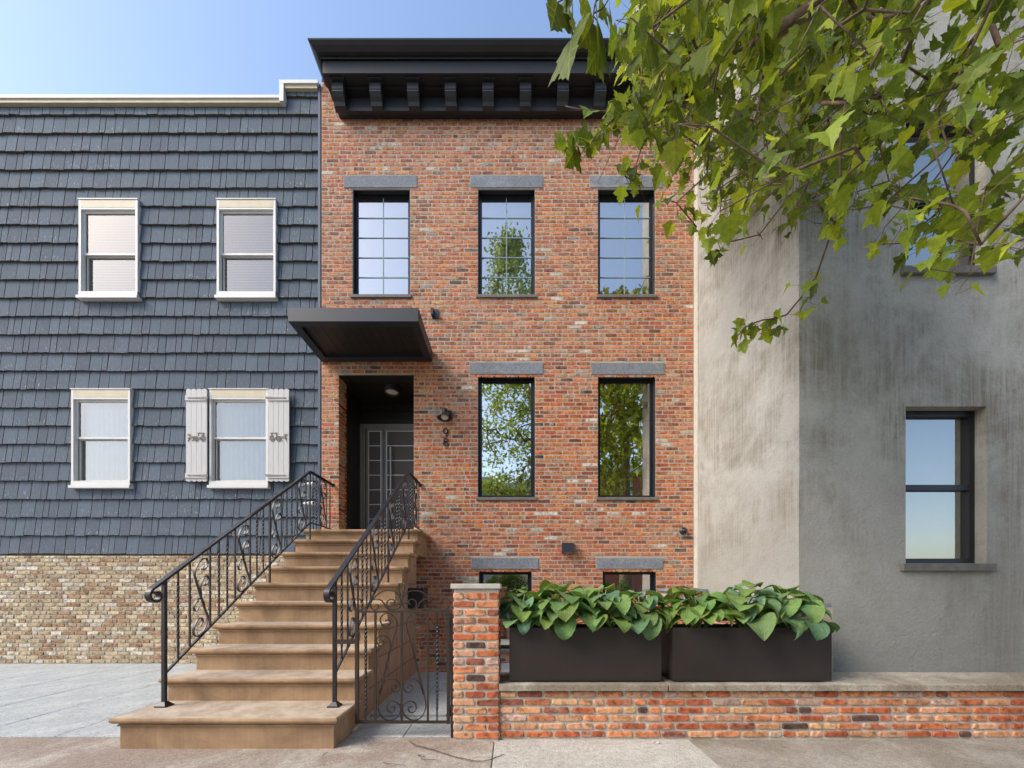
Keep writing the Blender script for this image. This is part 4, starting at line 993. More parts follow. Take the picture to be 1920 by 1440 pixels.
# shutters of the lower window
def shutter(xa, xb, flip):
    z0, z1 = PZ(904, YF), PZ(732, YF); y = YF - .045; n_ = 4 if True else 5; w = (xb - xa) / n_; m = MB()
    for k in range(n_):
        a, b_ = xa + k * w + .002, xa + (k + 1) * w - .002; xm = (a + b_) / 2
        poly = [(a, z0 + .012), (a + w * .2, z0 + .002), (xm, z0 - .004), (b_ - w * .2, z0 + .002), (b_, z0 + .012), (b_, z1 - .012), (b_ - w * .2, z1 - .002), (xm, z1 + .004), (a + w * .2, z1 - .002), (a, z1 - .012)]
        m.prism(poly, 'y', y, y + .022)
    s = m.build('shutter', 'shutter', nh)
    for zc_ in (PZ(749.5, YF), PZ(893.5, YF)):
        g = MB(); g.box(xa - .002, xb + .002, y - .014, y - .0005, zc_ - .04, zc_ + .04); g.build('batten', 'shutter', s)
        g = MB(); q0, q1 = (xa - .03, xb - .03) if not flip else (xb + .03, xa + .03); dr = 1 if not flip else -1
        P = [(q0, zc_ - .018), (q0 + dr * .05, zc_ - .016), (q1 - dr * .06, zc_ - .006), (q1 - dr * .045, zc_ - .016), (q1, zc_), (q1 - dr * .045, zc_ + .016), (q1 - dr * .06, zc_ + .006), (q0 + dr * .05, zc_ + .016), (q0, zc_ + .018)]
        g.prism(P, 'y', y - .020, y - .0145); g.build('strap_hinge', 'hinge', s)
    # carriage and horse silhouette
    ex = lambda a: (xa + xb) / 2 + ((a - 475) / 10.667) * YF / F * (1 if not flip else -1); ez = lambda b_: PZ(720 + b_ / 10.667, YF)
    g = MB(); yy = (y - .008, y - .0005)
    def pp(P): g.prism([(ex(a), ez(b_)) for a, b_ in P], 'y', *yy)
    for cx_, cy_, r_ in ((345, 1120, 45), (478, 1120, 45)):
        o_ = [(cx_ + r_ * math.cos(k * .3927), cy_ + r_ * math.sin(k * .3927)) for k in range(17)]
        g.flat([(ex(a), ez(b_)) for a, b_ in o_], lambda a, b_, d: (a, d, b_), .0045, *yy)
        for k in range(3):
            dx_, dy_ = r_ * math.cos(k * 1.047), r_ * math.sin(k * 1.047); g.flat([(ex(cx_ - dx_), ez(cy_ - dy_)), (ex(cx_ + dx_), ez(cy_ + dy_))], lambda a, b_, d: (a, d, b_), .0025, yy[0] + .001 + k * .0005, yy[1])
    pp([(318, 998), (455, 998), (455, 1008), (318, 1008)]); pp([(322, 1008), (330, 1008), (334, 1060), (326, 1060)]); pp([(432, 1008), (440, 1008), (436, 1060), (428, 1060)])
    pp([(292, 1085), (330, 1050), (345, 1030), (356, 1035), (362, 1070), (400, 1100), (430, 1075), (480, 1070), (470, 1105), (420, 1125), (380, 1122), (320, 1100)])
    pp([(470, 1078), (500, 1066), (560, 1072), (585, 1055), (598, 1025), (628, 1018), (648, 1030), (642, 1060), (615, 1058), (612, 1090), (640, 1105), (630, 1118), (600, 1105), (560, 1100), (520, 1104), (480, 1100)])
    for leg in ([(520, 1100), (535, 1125), (560, 1160), (550, 1168), (524, 1132), (505, 1104)], [(600, 1100), (622, 1125), (648, 1165), (638, 1172), (612, 1135), (590, 1108)], [(478, 1100), (500, 1112), (492, 1150), (480, 1152), (484, 1118)], [(612, 1092), (640, 1098), (632, 1125), (622, 1122), (626, 1106)]): pp(leg)
    g.build('carriage_emblem', 'hinge', s)
shutter(PX(506, YF), PX(545, YF), False); shutter(PX(353, YF), PX(392, YF), True)
# white cleats fixed to the shingles
for py, lab in ((909, 'upper'), (945, 'lower')):
    c = (PX(583, YF), YF, PZ(py, YF)); t = thing('wall_hook', f'{lab} white porcelain hook on the shingles behind the left railing', 'wall hook', c)
    g = MB(); g.lathe([(0, -.10), (.006, -.098), (.035, -.045), (.03, -.04), (.02, -.03), (.026, -.01), (.03, 0), (.022, .01), (.018, .03), (.032, .04), (.036, .06), (.03, .08), (0, .082)], (c[0], c[1] - .05, c[2]), 'x', 14); g.build('spool', 'white', t)
    g = MB(); g.tube([(c[0], c[1] - .045, c[2]), (c[0], c[1] + .03, c[2])], .008, 6); g.build('bolt', 'hinge', t)

# ------------------------------------------------------------------ stucco building on the right
SXW = XR + .004; SY0 = 3.92
t = thing('stucco_building', 'tall neighbouring building with a blank stained pale stucco side wall', 'building', (6.5, 6, 0))
m = MB()
def grid(x, ya, yb_, za, zb_, ny, nz, am):
    b0 = len(m.v)
    for i in range(ny + 1):
        for k in range(nz + 1):
            y, z = ya + (yb_ - ya) * i / ny, za + (zb_ - za) * k / nz
            m.v.append((x + am * mn.noise(Vector((y * .8, z * .8, 2))), y, z))
    m.idx(b0, [(i * (nz + 1) + k, (i + 1) * (nz + 1) + k, (i + 1) * (nz + 1) + k + 1, i * (nz + 1) + k + 1) for i in range(ny) for k in range(nz)])
grid(SXW + .02, SY0, 10.6, -.2, 15.6, 40, 60, .006)
sops = [(4.15 + 2.0 * i, 5.0 + 2.0 * i, 1.5 + 3.1 * k, 3.15 + 3.1 * k) for i in range(3) for k in range(4)]
slab_wall(m, SXW + .02, 10, -.2, 15.6, sops, SY0, SY0 + .25)
m.box(SXW + .10, 10, SY0 + 1.2, 10.6, -.2, 15.55); m.box(SXW + .10, SXW + .2, SY0 + .25, SY0 + 1.2, -.2, 15.6); m.box(SXW + .2, 10, SY0 + .25, SY0 + 1.2, 15.4, 15.55)
m.build('wall', 'stucco', t, fix=False)
for a, b_, c_, d_ in sops:
    m = MB(); y = SY0 + .1; m.box(a, a + .06, y, y + .08, c_, d_); m.box(b_ - .06, b_, y, y + .08, c_, d_); m.box(a + .06, b_ - .06, y + .001, y + .079, d_ - .06, d_); m.box(a + .06, b_ - .06, y + .001, y + .079, c_, c_ + .06); m.box(a + .06, b_ - .06, y + .002, y + .078, (c_ + d_) / 2 - .03, (c_ + d_) / 2 + .03)
    f = m.build('window', 'frame', t); m = MB(); m.face([(a, y + .04, c_), (b_, y + .04, c_), (b_, y + .04, d_), (a, y + .04, d_)]); m.build('pane', 'glass_dark', f, fix=False)
    m = MB(); m.box(a - .06, b_ + .06, SY0 - .04, SY0 + .1, c_ - .08, c_ - .001, bev=.004); m.build('sill', 'sill', f)
    m = MB(); m.box(a - .01, b_ + .01, y + .2, y + .21, c_, d_); m.build('blind', 'blind', f)
m = MB(); m.box(SXW - .0, SXW + .02, YF - .13, YF - .001, 1.24, 9.5); m.build('corner_bead', 'cap', t)
m = MB(); m.box(SXW - .03, 10.1, SY0 - .1, 10.7, 15.6, 15.75); m.build('parapet_cap', 'greymas', t)
# ------------------------------------------------------------------ ground
def gbox(name, mat, x0, x1, y0, y1, z0, z1, bev=0):
    m = MB(); m.box(x0, x1, y0, y1, z0, z1, bev=bev); o = m.build(name, mat, None, ((x0 + x1) / 2, (y0 + y1) / 2, z0)); return struct(o)
gbox('ground', 'earth', -160, 160, -160, 160, -1.3, -1.0)
j1, j2 = PX(925.5, 2.9), 1.462
KY = -1.6
gbox('sidewalk', 'walkA', -20, j1 - .004, KY + .16, YW + .09, -.9, -.006, bev=.004)
gbox('sidewalk', 'walkB', j1 + .004, j2 - .004, KY + .16, YW + .035, -.9, .002, bev=.004)
gbox('sidewalk', 'walkC', j2 + .003, 20, KY + .16, YW + .035, -.9, -.001, bev=.004)
gbox('sidewalk_base', 'earth', j1 - .1, j1 + .1, KY + .3, YW + .03, -.9, -.014); gbox('sidewalk_base', 'earth', j2 - .1, j2 + .1, KY + .3, YW + .03, -.9, -.012)
gbox('kerb', 'cap', -60, 60, KY, KY + .158, -.9, .004, bev=.01)
gbox('road', 'asphalt', -60, 60, -9.0, KY - .002, -.95, -.14)
gbox('kerb', 'cap', -60, 60, -9.16, -9.002, -.9, .0, bev=.01)
gbox('sidewalk', 'walkC', -60, 60, -12.2, -9.162, -.9, -.004)
# bluestone areaway: flags with joints, ending in a stair well against the house
ys = [YW + .094, 3.62, 4.25, 4.86, 5.46]
k = 0; rn = random.Random(2)
cuts = [(-1.37, -.9, -.35), (-1.37, -.62, -.35), (-1.37, -.95, -.35), (-1.37, -.7, -.35)]
for i in range(4):
    xs = list(cuts[i]) + [.3, 1.1, 1.8, 2.455]
    for a, b_ in zip(xs[:-1], xs[1:]):
        y0 = ys[i] if (i or a < -.4) else YW + .36
        if i == 0 and a >= -.4: y0 = YW + .42
        gbox('areaway_paving', 'bluestone', a + .003, b_ - .003, y0 + .003, ys[i + 1] - .003, -.06, (-.004 if i == 0 and a < -.4 else .016) + rn.uniform(-.001, .001), bev=.003)
for a, b_ in ((-.55, .3), (.3, 1.1), (1.1, 1.8), (1.8, 2.455)):
    gbox('areaway_paving', 'bluestone', a + .003, b_ - .003, 5.463, YF - .012, -.06, .016, bev=.003)
gbox('areaway_base', 'greymas', -1.372, 2.455, YW + .10, 5.46, -.95, -.061); gbox('areaway_base', 'greymas', -.55, 2.455, 5.461, YF - .011, -.95, -.0615)
for i in range(8):
    for j_ in range(4): gbox('areaway_paving', 'bluestone', -9.2 + i * .77, -9.2 + (i + 1) * .77 - .006 if i < 7 else SXL - .01, YW + .094 + j_ * .76, YW + .088 + (j_ + 1) * .76 if j_ < 3 else YF + .015, -.06, .0 + rn.uniform(-.001, .001), bev=.003)
gbox('areaway_base', 'greymas', -9.2, SXL - .01, YW + .10, YF, -.95, -.061)
gbox('areaway_paving', 'bluestone', XR + .02, 12, YW + .41, 3.915, -.9, -.002)
gbox('edge_strip', 'cap', -1.371, -1.36, YW + .2, 5.46, -.05, .019)

# twigs and debris on the sidewalk
def gp(px, py, z=.002): Y = F * (EYE - z) / (py - VY); return (PX(px, Y), Y, z + .004)
Z7 = lambda L_: [(480 + a / 4, 1080 + b_ / 4) for a, b_ in L_]
for pts, r0, lab in ((Z7([(1150, 1243), (1190, 1268), (1240, 1285), (1330, 1308), (1400, 1332), (1500, 1362), (1600, 1385), (1690, 1396), (1780, 1378), (1830, 1352), (1862, 1340)]), .006, 'longest thin dry twig lying across the sidewalk before the brick pillar'),
                     (Z7([(1232, 1380), (1290, 1384), (1340, 1380), (1366, 1388)]), .0035, 'short straight dry twig on the sidewalk before the gate'),
                     (Z7([(955, 1402), (1000, 1415), (1060, 1420), (1120, 1426)]), .0035, 'short crooked dry twig lowest on the sidewalk before the gate'),
                     (Z7([(500, 1355), (515, 1340), (540, 1325)]), .003, 'tiny dry twig on the sidewalk before the bottom step')):
    P = [gp(a, b_) for a, b_ in smooth_path(pts, 3)]
    P = [(p[0] + rn.uniform(-.003, .003), p[1], p[2] + rn.uniform(0, .004)) for p in P]
    m = MB(); n_ = len(P); m.tube(P, [r0 * (1 - .7 * k_ / n_) for k_ in range(n_)], 5)
    if r0 > .005:
        for k_ in (5, 9, 13, 18, 23): q = P[k_]; m.tube([q, (q[0] + rn.uniform(.01, .05), q[1] + rn.uniform(-.03, .05), q[2] + .006)], .002, 4)
    o = m.build('twig', 'twig', None, P[0]); tag(o, lab, 'twig', 'dry twigs on the sidewalk')
p = gp(480 + 1235 / 4, 1080 + 1355 / 4); m = MB()
for a in range(5): m.face([p, (p[0] + .02 * math.cos(a * 1.3), p[1] + .02 * math.sin(a * 1.3), p[2] + .01), (p[0] + .022 * math.cos(a * 1.3 + .7), p[1] + .02 * math.sin(a * 1.3 + .7), p[2] + .004)])
o = m.build('dry_leaf', 'twig', None, p, fix=False); tag(o, 'curled brown dry leaf on the sidewalk above the short twig', 'leaf')
for px_, py_, r_, lab in ((1234, 1392.5, .014, 'larger pale pebble at the foot of the low brick wall'), (1226, 1390.5, .008, 'smaller pale pebble at the foot of the low brick wall')):
    p = gp(px_, py_ + 2, .003); m = MB(); m.lathe([(0, 0), (r_, .002), (r_ * .9, r_ * .5), (r_ * .4, r_ * .8), (0, r_ * .85)], p, n=10); o = m.build('pebble', 'cap', None, p, smooth=True); tag(o, lab, 'pebble')

# ------------------------------------------------------------------ trees
H = [(0, 0), (.10, -.06), (.28, -.09), (.35, -.02), (.52, .0), (.45, .12), (.51, .21), (.62, .25), (.78, .42), (.60, .44), (.52, .53), (.37, .50), (.31, .58), (.37, .67), (.26, .74), (.21, .85), (.10, .91), (0, 1.1)]
G1, G2, G3 = H[:6], H[5:13], H[12:]
def plane_leaf(m, base, direction, normal, size, col, fold=.18, droop=.25):
    d = Vector(direction).normalized(); nn = Vector(normal); nn = (nn - d * nn.dot(d)); nn = nn.normalized() if nn.length > 1e-4 else d.orthogonal().normalized(); sd = d.cross(nn)
    b = Vector(base)
    def P(x, y): return tuple(b + (sd * x + d * y + nn * (fold * abs(x) * (1 - .3 * y) - droop * y * y)) * size)
    for s in (1, -1):
        f1 = [(0, 0)] + G1[1:] + [(0, .25)]; f2 = [(0, .25)] + G2 + [(0, .52)]; f3 = [(0, .52)] + G3
        for f in (f1, f2, f3):
            pts = [P(s * x, y) for x, y in f]; uv = [(s * x, y) for x, y in f]
            m.face(pts, col, 0, uv)
def grow(root_pts, targets, rn, r_tip=.004, ex=.42, rmax=.3, bow=.12):
    """attach every target to the nearest node, thicken by the number carried"""
    nodes = [(Vector(p), i - 1) for i, p in enumerate(root_pts)]; nfix = len(nodes)
    tg = sorted([Vector(t) for t in targets], key=lambda t: min((t - n[0]).length for n in nodes[:nfix]))
    tips = []
    for t_ in tg:
        best = min(range(len(nodes)), key=lambda i: (nodes[i][0] - t_).length + (0 if nodes[i][0].z < t_.z + 1 else .0))
        a = nodes[best][0]; L_ = (t_ - a).length; k = max(1, int(L_ / .35)); par = best
        bd = Vector((rn.uniform(-1, 1), rn.uniform(-1, 1), rn.uniform(-.3, 1))) * bow * L_
        for j in range(1, k + 1):
            f = j / k; p = a.lerp(t_, f) + bd * math.sin(math.pi * f); nodes.append((p, par)); par = len(nodes) - 1
        tips.append(par)
    cnt = [0] * len(nodes)
    for tp in tips:
        i = tp
        while i >= 0: cnt[i] += 1; i = nodes[i][1]
    return nodes, cnt, tips
def limbs(m, nodes, cnt, r_tip, ex, rmax, n=6):
    ch = {}
    for i, (p, par) in enumerate(nodes):
        if par >= 0: ch.setdefault(par, []).append(i)
    rad = lambda i: min(rmax, r_tip * max(1, cnt[i]) ** ex)
    def walk(start, par):
        stack = [(start, par)]
        while stack:
            i, pr = stack.pop(); path = [nodes[pr][0]] if pr >= 0 else []; rs = [rad(i)] if pr >= 0 else []
            while True:
                path.append(nodes[i][0]); rs.append(rad(i)); c = ch.get(i, [])
                if not c: break
                c = sorted(c, key=lambda k: -cnt[k])
                for o_ in c[1:]: stack.append((o_, i))
                i = c[0]
            if len(path) > 1: m.tube(path, rs, n)
    walk(0, -1)

# the plane tree whose branches hang into the picture from the right
rn = random.Random(21)
t = thing('plane_tree', 'leafy plane tree whose branches hang over the facade from the upper right', 'tree', (4.2, -1.0, 0))
trunk = [(4.2, -1.0, -.02), (4.17, -.98, 1.2), (4.22, -1.0, 2.6), (4.15, -.95, 4.0), (4.05, -.7, 5.2), (3.9, -.2, 6.0), (3.6, .5, 6.6), (3.2, 1.3, 6.9)]
POLY = [(1172, -700), (1176, 40), (1188, 60), (1180, 130), (1190, 215), (1222, 290), (1262, 325), (1296, 345), (1318, 400), (1345, 432), (1385, 400), (1440, 395), (1500, 430), (1600, 470), (1760, 520), (1980, 560), (2600, 700), (2600, -2500), (1172, -2500)]
def inside(x, y, P=POLY):
    c = False; n_ = len(P)
    for i in range(n_):
        (x1, y1), (x2, y2) = P[i], P[i - 1]
        if (y1 > y) != (y2 > y) and x < (x2 - x1) * (y - y1) / (y2 - y1) + x1: c = not c
    return c
tg = []; info = []
def proj(p): return (VX + p[0] * F / p[1], VY - (p[2] - EYE) * F / p[1])
tries = 0
while len(tg) < 900 and tries < 90000:
    tries += 1
    p = (rn.uniform(.5, 3.15), rn.uniform(1.7, 5.3), rn.uniform(2.6, 8.6))
    if p[2] > 4.0 + (p[1] - 1.3) * 1.15 + (2.2): continue
    x, y = proj(p)
    if not inside(x, y) or y < -260 or x > 2150: continue
    mx_, my_ = VX + p[0] * F / (12.28 - p[1]), VY - (p[2] - EYE) * F / (12.28 - p[1])
    if 1110 < mx_ < 1232 and 350 < my_ < 530: continue
    if 1262 < x < 1480 and 90 < y < 420 and rn.random() < .52: continue
    if x > 1290 and 300 < y and rn.random() < .25: continue
    tg.append(p)
# hanging sprigs measured on the photograph: (px, py, distance)
for px_, py_, Y in ((1180, 345, 3.0), (1200, 350, 3.0), (1172, 330, 3.0), (1190, 318, 3.1), (1245, 372, 3.2), (1268, 380, 3.2), (1290, 415, 3.3), (1306, 425, 3.3), (1345, 452, 3.3), (1352, 470, 3.3), (1376, 452, 3.3), (1424, 440, 3.3),
                    (1395, 615, 3.3), (1412, 606, 3.3), (1430, 600, 3.3), (1382, 632, 3.3), (1425, 618, 3.3), (1448, 598, 3.3), (1475, 590, 3.3), (1500, 560, 3.2), (1530, 520, 3.1),
                    (1118, 262, 2.8), (1098, 268, 2.8), (1082, 272, 2.8), (1073, 285, 2.8), (1135, 240, 2.8), (1150, 222, 2.8), (1175, 215, 2.8)):
    tg.append((PX(px_, Y), Y, PZ(py_, Y)))
for _ in range(280):   # the crown overhead and to the right, out of the picture
    for _k in range(30):
        a, b_, r_ = rn.uniform(0, 6.28), rn.uniform(-1, 1), rn.random() ** .4
        p = (4.3 + 3.6 * r_ * math.cos(a) * math.sqrt(1 - b_ * b_), -1.2 + 3.4 * r_ * math.sin(a) * math.sqrt(1 - b_ * b_), 8.0 + 2.8 * r_ * b_)
        if p[1] > .05 and proj(p)[0] < 2300: continue
        if p[0] > 2.9 and p[1] > 1.6: continue
        break
    else: continue
    mx_, my_ = VX + p[0] * F / (12.28 - p[1]), VY - (p[2] - EYE) * F / (12.28 - p[1])
    if 1060 < mx_ < 1275 and 320 < my_ < 575: continue
    tg.append(p)
nodes, cnt, tips = grow(trunk, tg, rn, bow=.10)
m = MB(); limbs(m, nodes, cnt, .0034, .37, .19, 6)
m.build('limbs', 'bark', t, smooth=True)
m = MB(); m.tube(smooth_path(trunk, 4), [.27 - .17 * k / 28 for k in range(29)], 14); m.build('trunk', 'bark', t, smooth=True)
L = MB(); TW = MB()
def leafcol(rn):
    g = rn.uniform(.65, 1.25); w = rn.random()
    if w < .30: return (.34 * g, .41 * g, .035 * g, 0)
    if w < .65: return (.22 * g, .30 * g, .032 * g, 0)
    return (.12 * g, .18 * g, .030 * g, 0)
for tp in tips:
    p = nodes[tp][0]; seen = p.y > 1.4
    nl = rn.randint(4, 6) if seen else 6
    if seen and p.z < 4.6: nl = 3
    for k in range(nl):
        az = rn.uniform(0, 6.283); st = Vector((math.cos(az), math.sin(az), rn.uniform(-.3, .5))) * rn.uniform(.02, .075)
        sz = (rn.uniform(.05, .115) if seen else rn.uniform(.12, .2)); off = Vector((rn.gauss(0, .055), rn.gauss(0, .055), rn.gauss(0, .05))) * (1 if seen else 4)
        b0 = p + off; b1 = b0 + st
        if seen: TW.tube([tuple(p), tuple(b0), tuple(b1)], .0014, 3, cap=False)
        d = Vector((math.cos(az) * .7, math.sin(az) * .7, rn.uniform(-1.2, -.1))); nn = Vector((math.cos(az) * .8 + rn.uniform(-.5, .5), math.sin(az) * .8 + rn.uniform(-.9, .3), rn.uniform(.1, 1)))
        plane_leaf(L, b1, d, nn, sz, leafcol(rn), rn.uniform(.1, .65), rn.uniform(.0, .5))
# large near leaves at the tip of the longest branch
EX = [((1045, 5), (1031, 60), 2.0, 1.0), ((1064, 12), (1065, 57), 2.05, .7), ((1071, 74), (1062, 143), 2.0, .75), ((1110, 43), (1090, 84), 2.0, .9), ((1100, -3), (1093, 46), 2.05, .6), ((1121, 40), (1129, 122), 2.0, .6),
      ((1120, 92), (1104, 133), 2.1, .7), ((1068, -8), (1063, 20), 2.0, 1), ((1130, 4), (1122, 32), 2.1, .6), ((1142, 8), (1145, 42), 2.1, .5), ((1148, 56), (1152, 108), 2.1, .8), ((1192, 12), (1160, 48), 2.0, .8), ((1168, 84), (1156, 112), 2.3, 1), ((1190, 40), (1172, 85), 2.0, .7),
      ((1152, 225), (1141, 192), 2.8, 1), ((1168, 205), (1152, 228), 2.7, 1.1), ((1085, 262), (1062, 246), 2.8, 1), ((1096, 255), (1094, 230), 2.8, .6), ((1120, 245), (1119, 225), 2.8, .5), ((1106, 250), (1108, 237), 2.8, .6), ((1130, 252), (1128, 266), 2.8, .6), ((1078, 278), (1061, 314), 2.8, .7), ((1084, 275), (1086, 292), 2.8, .7), ((1100, 270), (1099, 284), 2.8, .6),
      ((1200, 100), (1182, 142), 2.0, .8), ((1215, 60), (1210, 122), 1.9, .9), ((1225, 150), (1190, 170), 2.0, .8), ((1262, 185), (1275, 245), 2.1, .9), ((1235, 170), (1197, 180), 2.2, .9), ((1255, 95), (1240, 135), 2.0, 1), ((1330, 85), (1318, 140), 2.1, 1), ((1300, 150), (1310, 200), 2.2, 1), ((1205, 215), (1190, 245), 2.4, 1), ((1218, 225), (1166, 268), 2.5, .6)]
tgx = []
for (bx, by), (tx, ty), Y, wf in EX:
    b0 = Vector((PX(bx, Y), Y, PZ(by, Y))); e = Vector((PX(tx, Y - .02), Y - .02, PZ(ty, Y - .02))); d = e - b0; sz = d.length / 1.05
    g = rn.uniform(.85, 1.15); col = (.15 * g, .20 * g, .022 * g, 0) if rn.random() < .5 else (.10 * g, .14 * g, .02 * g, 0)
    sd = math.acos(min(1, wf * .74)); plane_leaf(L, b0, d, Vector((math.sin(sd) * rn.choice([-1, 1]), -math.cos(sd), .25)), sz, col, rn.uniform(.08, .3), rn.uniform(-.05, .12))
def tw(pts, Y, r): TW.tube(smooth_path([(PX(a, Y), Y, PZ(b_, Y)) for i, (a, b_) in enumerate(pts)], 4), r, 6)
tw([(1190, -20), (1150, -12), (1120, 0), (1113, 25), (1112, 42)], 2.0, .004); tw([(1113, 25), (1130, 15), (1140, 0)], 2.0, .0035); tw([(1112, 30), (1120, 44), (1120, 92)], 2.05, .0025); tw([(1110, -10), (1080, -12), (1045, 5)], 2.0, .003); tw([(1072, -10), (1074, 40), (1071, 76)], 2.0, .0022)
TW.tube([(PX(1060, 2.8), 2.8, PZ(199, 2.8)), (PX(1085, 2.8), 2.8, PZ(205, 2.8)), (PX(1130, 2.82), 2.82, PZ(209, 2.82)), (PX(1200, 2.85), 2.85, PZ(206, 2.85)), (PX(1260, 2.9), 2.9, PZ(190, 2.9))], [.003, .0045, .005, .006, .008], 6)
TW.tube([(PX(1120, 2.9), 2.9, PZ(345, 2.9)), (PX(1140, 2.9), 2.9, PZ(300, 2.9)), (PX(1165, 2.9), 2.9, PZ(252, 2.9)), (PX(1190, 2.9), 2.9, PZ(220, 2.9))], [.0015, .002, .0035, .005], 5)
m = MB(); m.tube(smooth_path([(PX(1339, 2.6), 2.6, PZ(111, 2.6)), (PX(1365, 2.6), 2.6, PZ(106, 2.6)), (PX(1400, 2.6), 2.6, PZ(92, 2.6)), (PX(1440, 2.55), 2.55, PZ(68, 2.55)), (PX(1560, 2.3), 2.3, PZ(-20, 2.3)), (PX(1900, 1.8), 1.8, PZ(-400, 1.8)), (3.2, 1.3, 6.9)], 4), [.010 + .0022 * k for k in range(25)], 8)
m.build('branch', 'bark', t, smooth=True)
L.build('crown', 'leaf', t, fix=False); TW.build('twigs', 'twig', t, smooth=True)

def street_tree(x, y, h, rx, seed, label, ncl=150, nleaf=85, lo=.30, lean=0, ls=1.0):
    rn = random.Random(seed); t = thing('street_tree', label, 'tree', (x + lean, y, 0), 'street trees across the road')
    tr = [(x, y, -.02), (x + .1, y, h * .12), (x - .1, y + .1, h * .25), (x + .15, y, h * .38), (x + .05, y - .1, h * .5), (x - .1, y, h * .62), (x, y, h * .74)]; tr = [(a + lean * (1 - k / 6) ** .6, b_, c) for k, (a, b_, c) in enumerate(tr)]
    tg = []
    while len(tg) < ncl:
        z = rn.uniform(lo * h, h); f = (z / h - lo) / (1 - lo); r = rx * math.sqrt(max(0, math.sin(math.pi * min(1, (f * .92 + .10))))) * (1.0 if f < .6 else 1 - (f - .6) * 1.2)
        a = rn.uniform(0, 6.283); q = math.sqrt(rn.random()) * r; tg.append((x + q * math.cos(a), y + q * math.sin(a), z))
    nodes, cnt, tips = grow(tr, tg, rn, bow=.14)
    m = MB(); limbs(m, nodes, cnt, .020, .42, .16, 6); m.build('limbs', 'bark', t, smooth=True)
    m = MB(); m.tube(smooth_path(tr, 3), [.26 - .19 * k / 18 for k in range(19)], 10); m.build('trunk', 'bark', t, smooth=True)
    L = MB()
    for tp in tips:
        p = nodes[tp][0]; s_ = rn.uniform(.28, .55); tone = rn.uniform(.7, 1.25)
        for k in range(nleaf):
            c = p + Vector((rn.gauss(0, s_), rn.gauss(0, s_), rn.gauss(0, s_ * .6))); d = Vector((rn.uniform(-1, 1), rn.uniform(-1, 1), rn.uniform(-1, .3))).normalized() * rn.uniform(.05, .10) * ls; sd = d.cross(Vector((rn.uniform(-1, 1), rn.uniform(-1, 1), 1))).normalized() * rn.uniform(.03, .055) * ls
            g = rn.uniform(.7, 1.3) * tone; L.face([c - d, c + sd, c + d, c - sd], (.23 * g, .31 * g, .045 * g, 0))
    L.build('crown', 'leaf_far', t, fix=False)
street_tree(.0, -10.2, 22.5, 2.7, 5, 'tall leaning airy street tree across the road, middle one of three', 190, 62, lo=.24, lean=3.0, ls=1.45)
street_tree(6.6, -10.3, 18.6, 3.4, 6, 'broad dense street tree across the road, on the side of the stucco building', 170, 48, lo=.22, lean=3.2, ls=1.45)
street_tree(-9.5, -10.3, 12.5, 2.8, 7, 'lower street tree across the road, on the side of the shingled house', 110, 80, lo=.3)

# shrub in a clay pot on the far pavement
t = thing('potted_shrub', 'round dark shrub in a clay pot on the pavement across the road', 'potted plant', (-.3, -9.9, 0))
m = MB(); m.lathe([(0, 0), (.26, 0), (.36, .62), (.40, .62), (.40, .72), (.34, .72), (.32, .66), (0, .66)], (-.3, -9.9, .0), n=20); m.build('pot', 'redbrick', t)
m = MB(); rn = random.Random(44)
for i in range(5200):
    a, b_, r_ = rn.uniform(0, 6.28), rn.uniform(-1, 1), rn.random() ** .35
    p = Vector((-.3 + 1.35 * r_ * math.cos(a) * math.sqrt(1 - b_ * b_), -9.9 + .5 * r_ * math.sin(a) * math.sqrt(1 - b_ * b_), 1.6 + .62 * r_ * b_)); p += Vector((mn.noise(p * 2), 0, mn.noise(p * 2 + Vector((9, 9, 9))))) * .3
    d = Vector((rn.uniform(-1, 1), rn.uniform(-1, 1), rn.uniform(-.5, 1))).normalized() * .05; s_ = d.orthogonal().normalized() * .024; g = rn.uniform(.5, 1.4)
    m.face([p - d, p + s_, p + d, p - s_], (.16 * g, .24 * g, .05 * g, 0))
m.build('foliage', 'leaf_far', t, fix=False); m = MB(); m.tube([(-.3, -9.9, .6), (-.28, -9.9, 1.5)], .035, 8); m.build('stem', 'bark', t)

# ------------------------------------------------------------------ across the street
def row_house(x0, x1, h, mat, label, y=-13.5):
    t = thing('row_house', label, 'house', ((x0 + x1) / 2, y, 0), 'row houses across the street'); ops = []; n_ = 3; w = (x1 - x0) / n_
    for f in range(int(h / 3)):
        for k in range(n_): c = x0 + (k + .5) * w; ops.append((c - .5, c + .5, .9 + 3 * f, 2.6 + 3 * f))
    m = MB(); slab_wall(m, x0, x1, -.2, h, ops, y - .3, y); m.box(x0, x1, y - 7, y - .9, -.2, h - .1); m.build('wall', mat, t)
    m = MB(); m.box(x0, x1, y - .3, y + .35, h, h + .5); m.build('cornice', 'white', t)
    for a, b_, c_, d_ in ops:
        m = MB(); m.box(a, a + .07, y - .2, y - .12, c_, d_); m.box(b_ - .07, b_, y - .2, y - .12, c_, d_); m.box(a + .07, b_ - .07, y - .199, y - .121, d_ - .07, d_); m.box(a + .07, b_ - .07, y - .199, y - .121, c_, c_ + .07); m.box(a + .07, b_ - .07, y - .198, y - .122, (c_ + d_) / 2 - .03, (c_ + d_) / 2 + .03)
        f = m.build('window', 'white', t); m = MB(); m.face([(a, y - .16, c_), (b_, y - .16, c_), (b_, y - .16, d_), (a, y - .16, d_)]); m.build('pane', 'glass_dark', f, fix=False)
row_house(-15, -7.6, 9.5, 'redbrick', 'red brick row house across the street opposite the shingled house')
row_house(-7.5, -1.2, 8.4, 'greymas', 'grey row house across the street opposite the stoop')
row_house(-1.1, 4.6, 8.0, 'yellowbrick', 'pale yellow row house across the street opposite the planters')
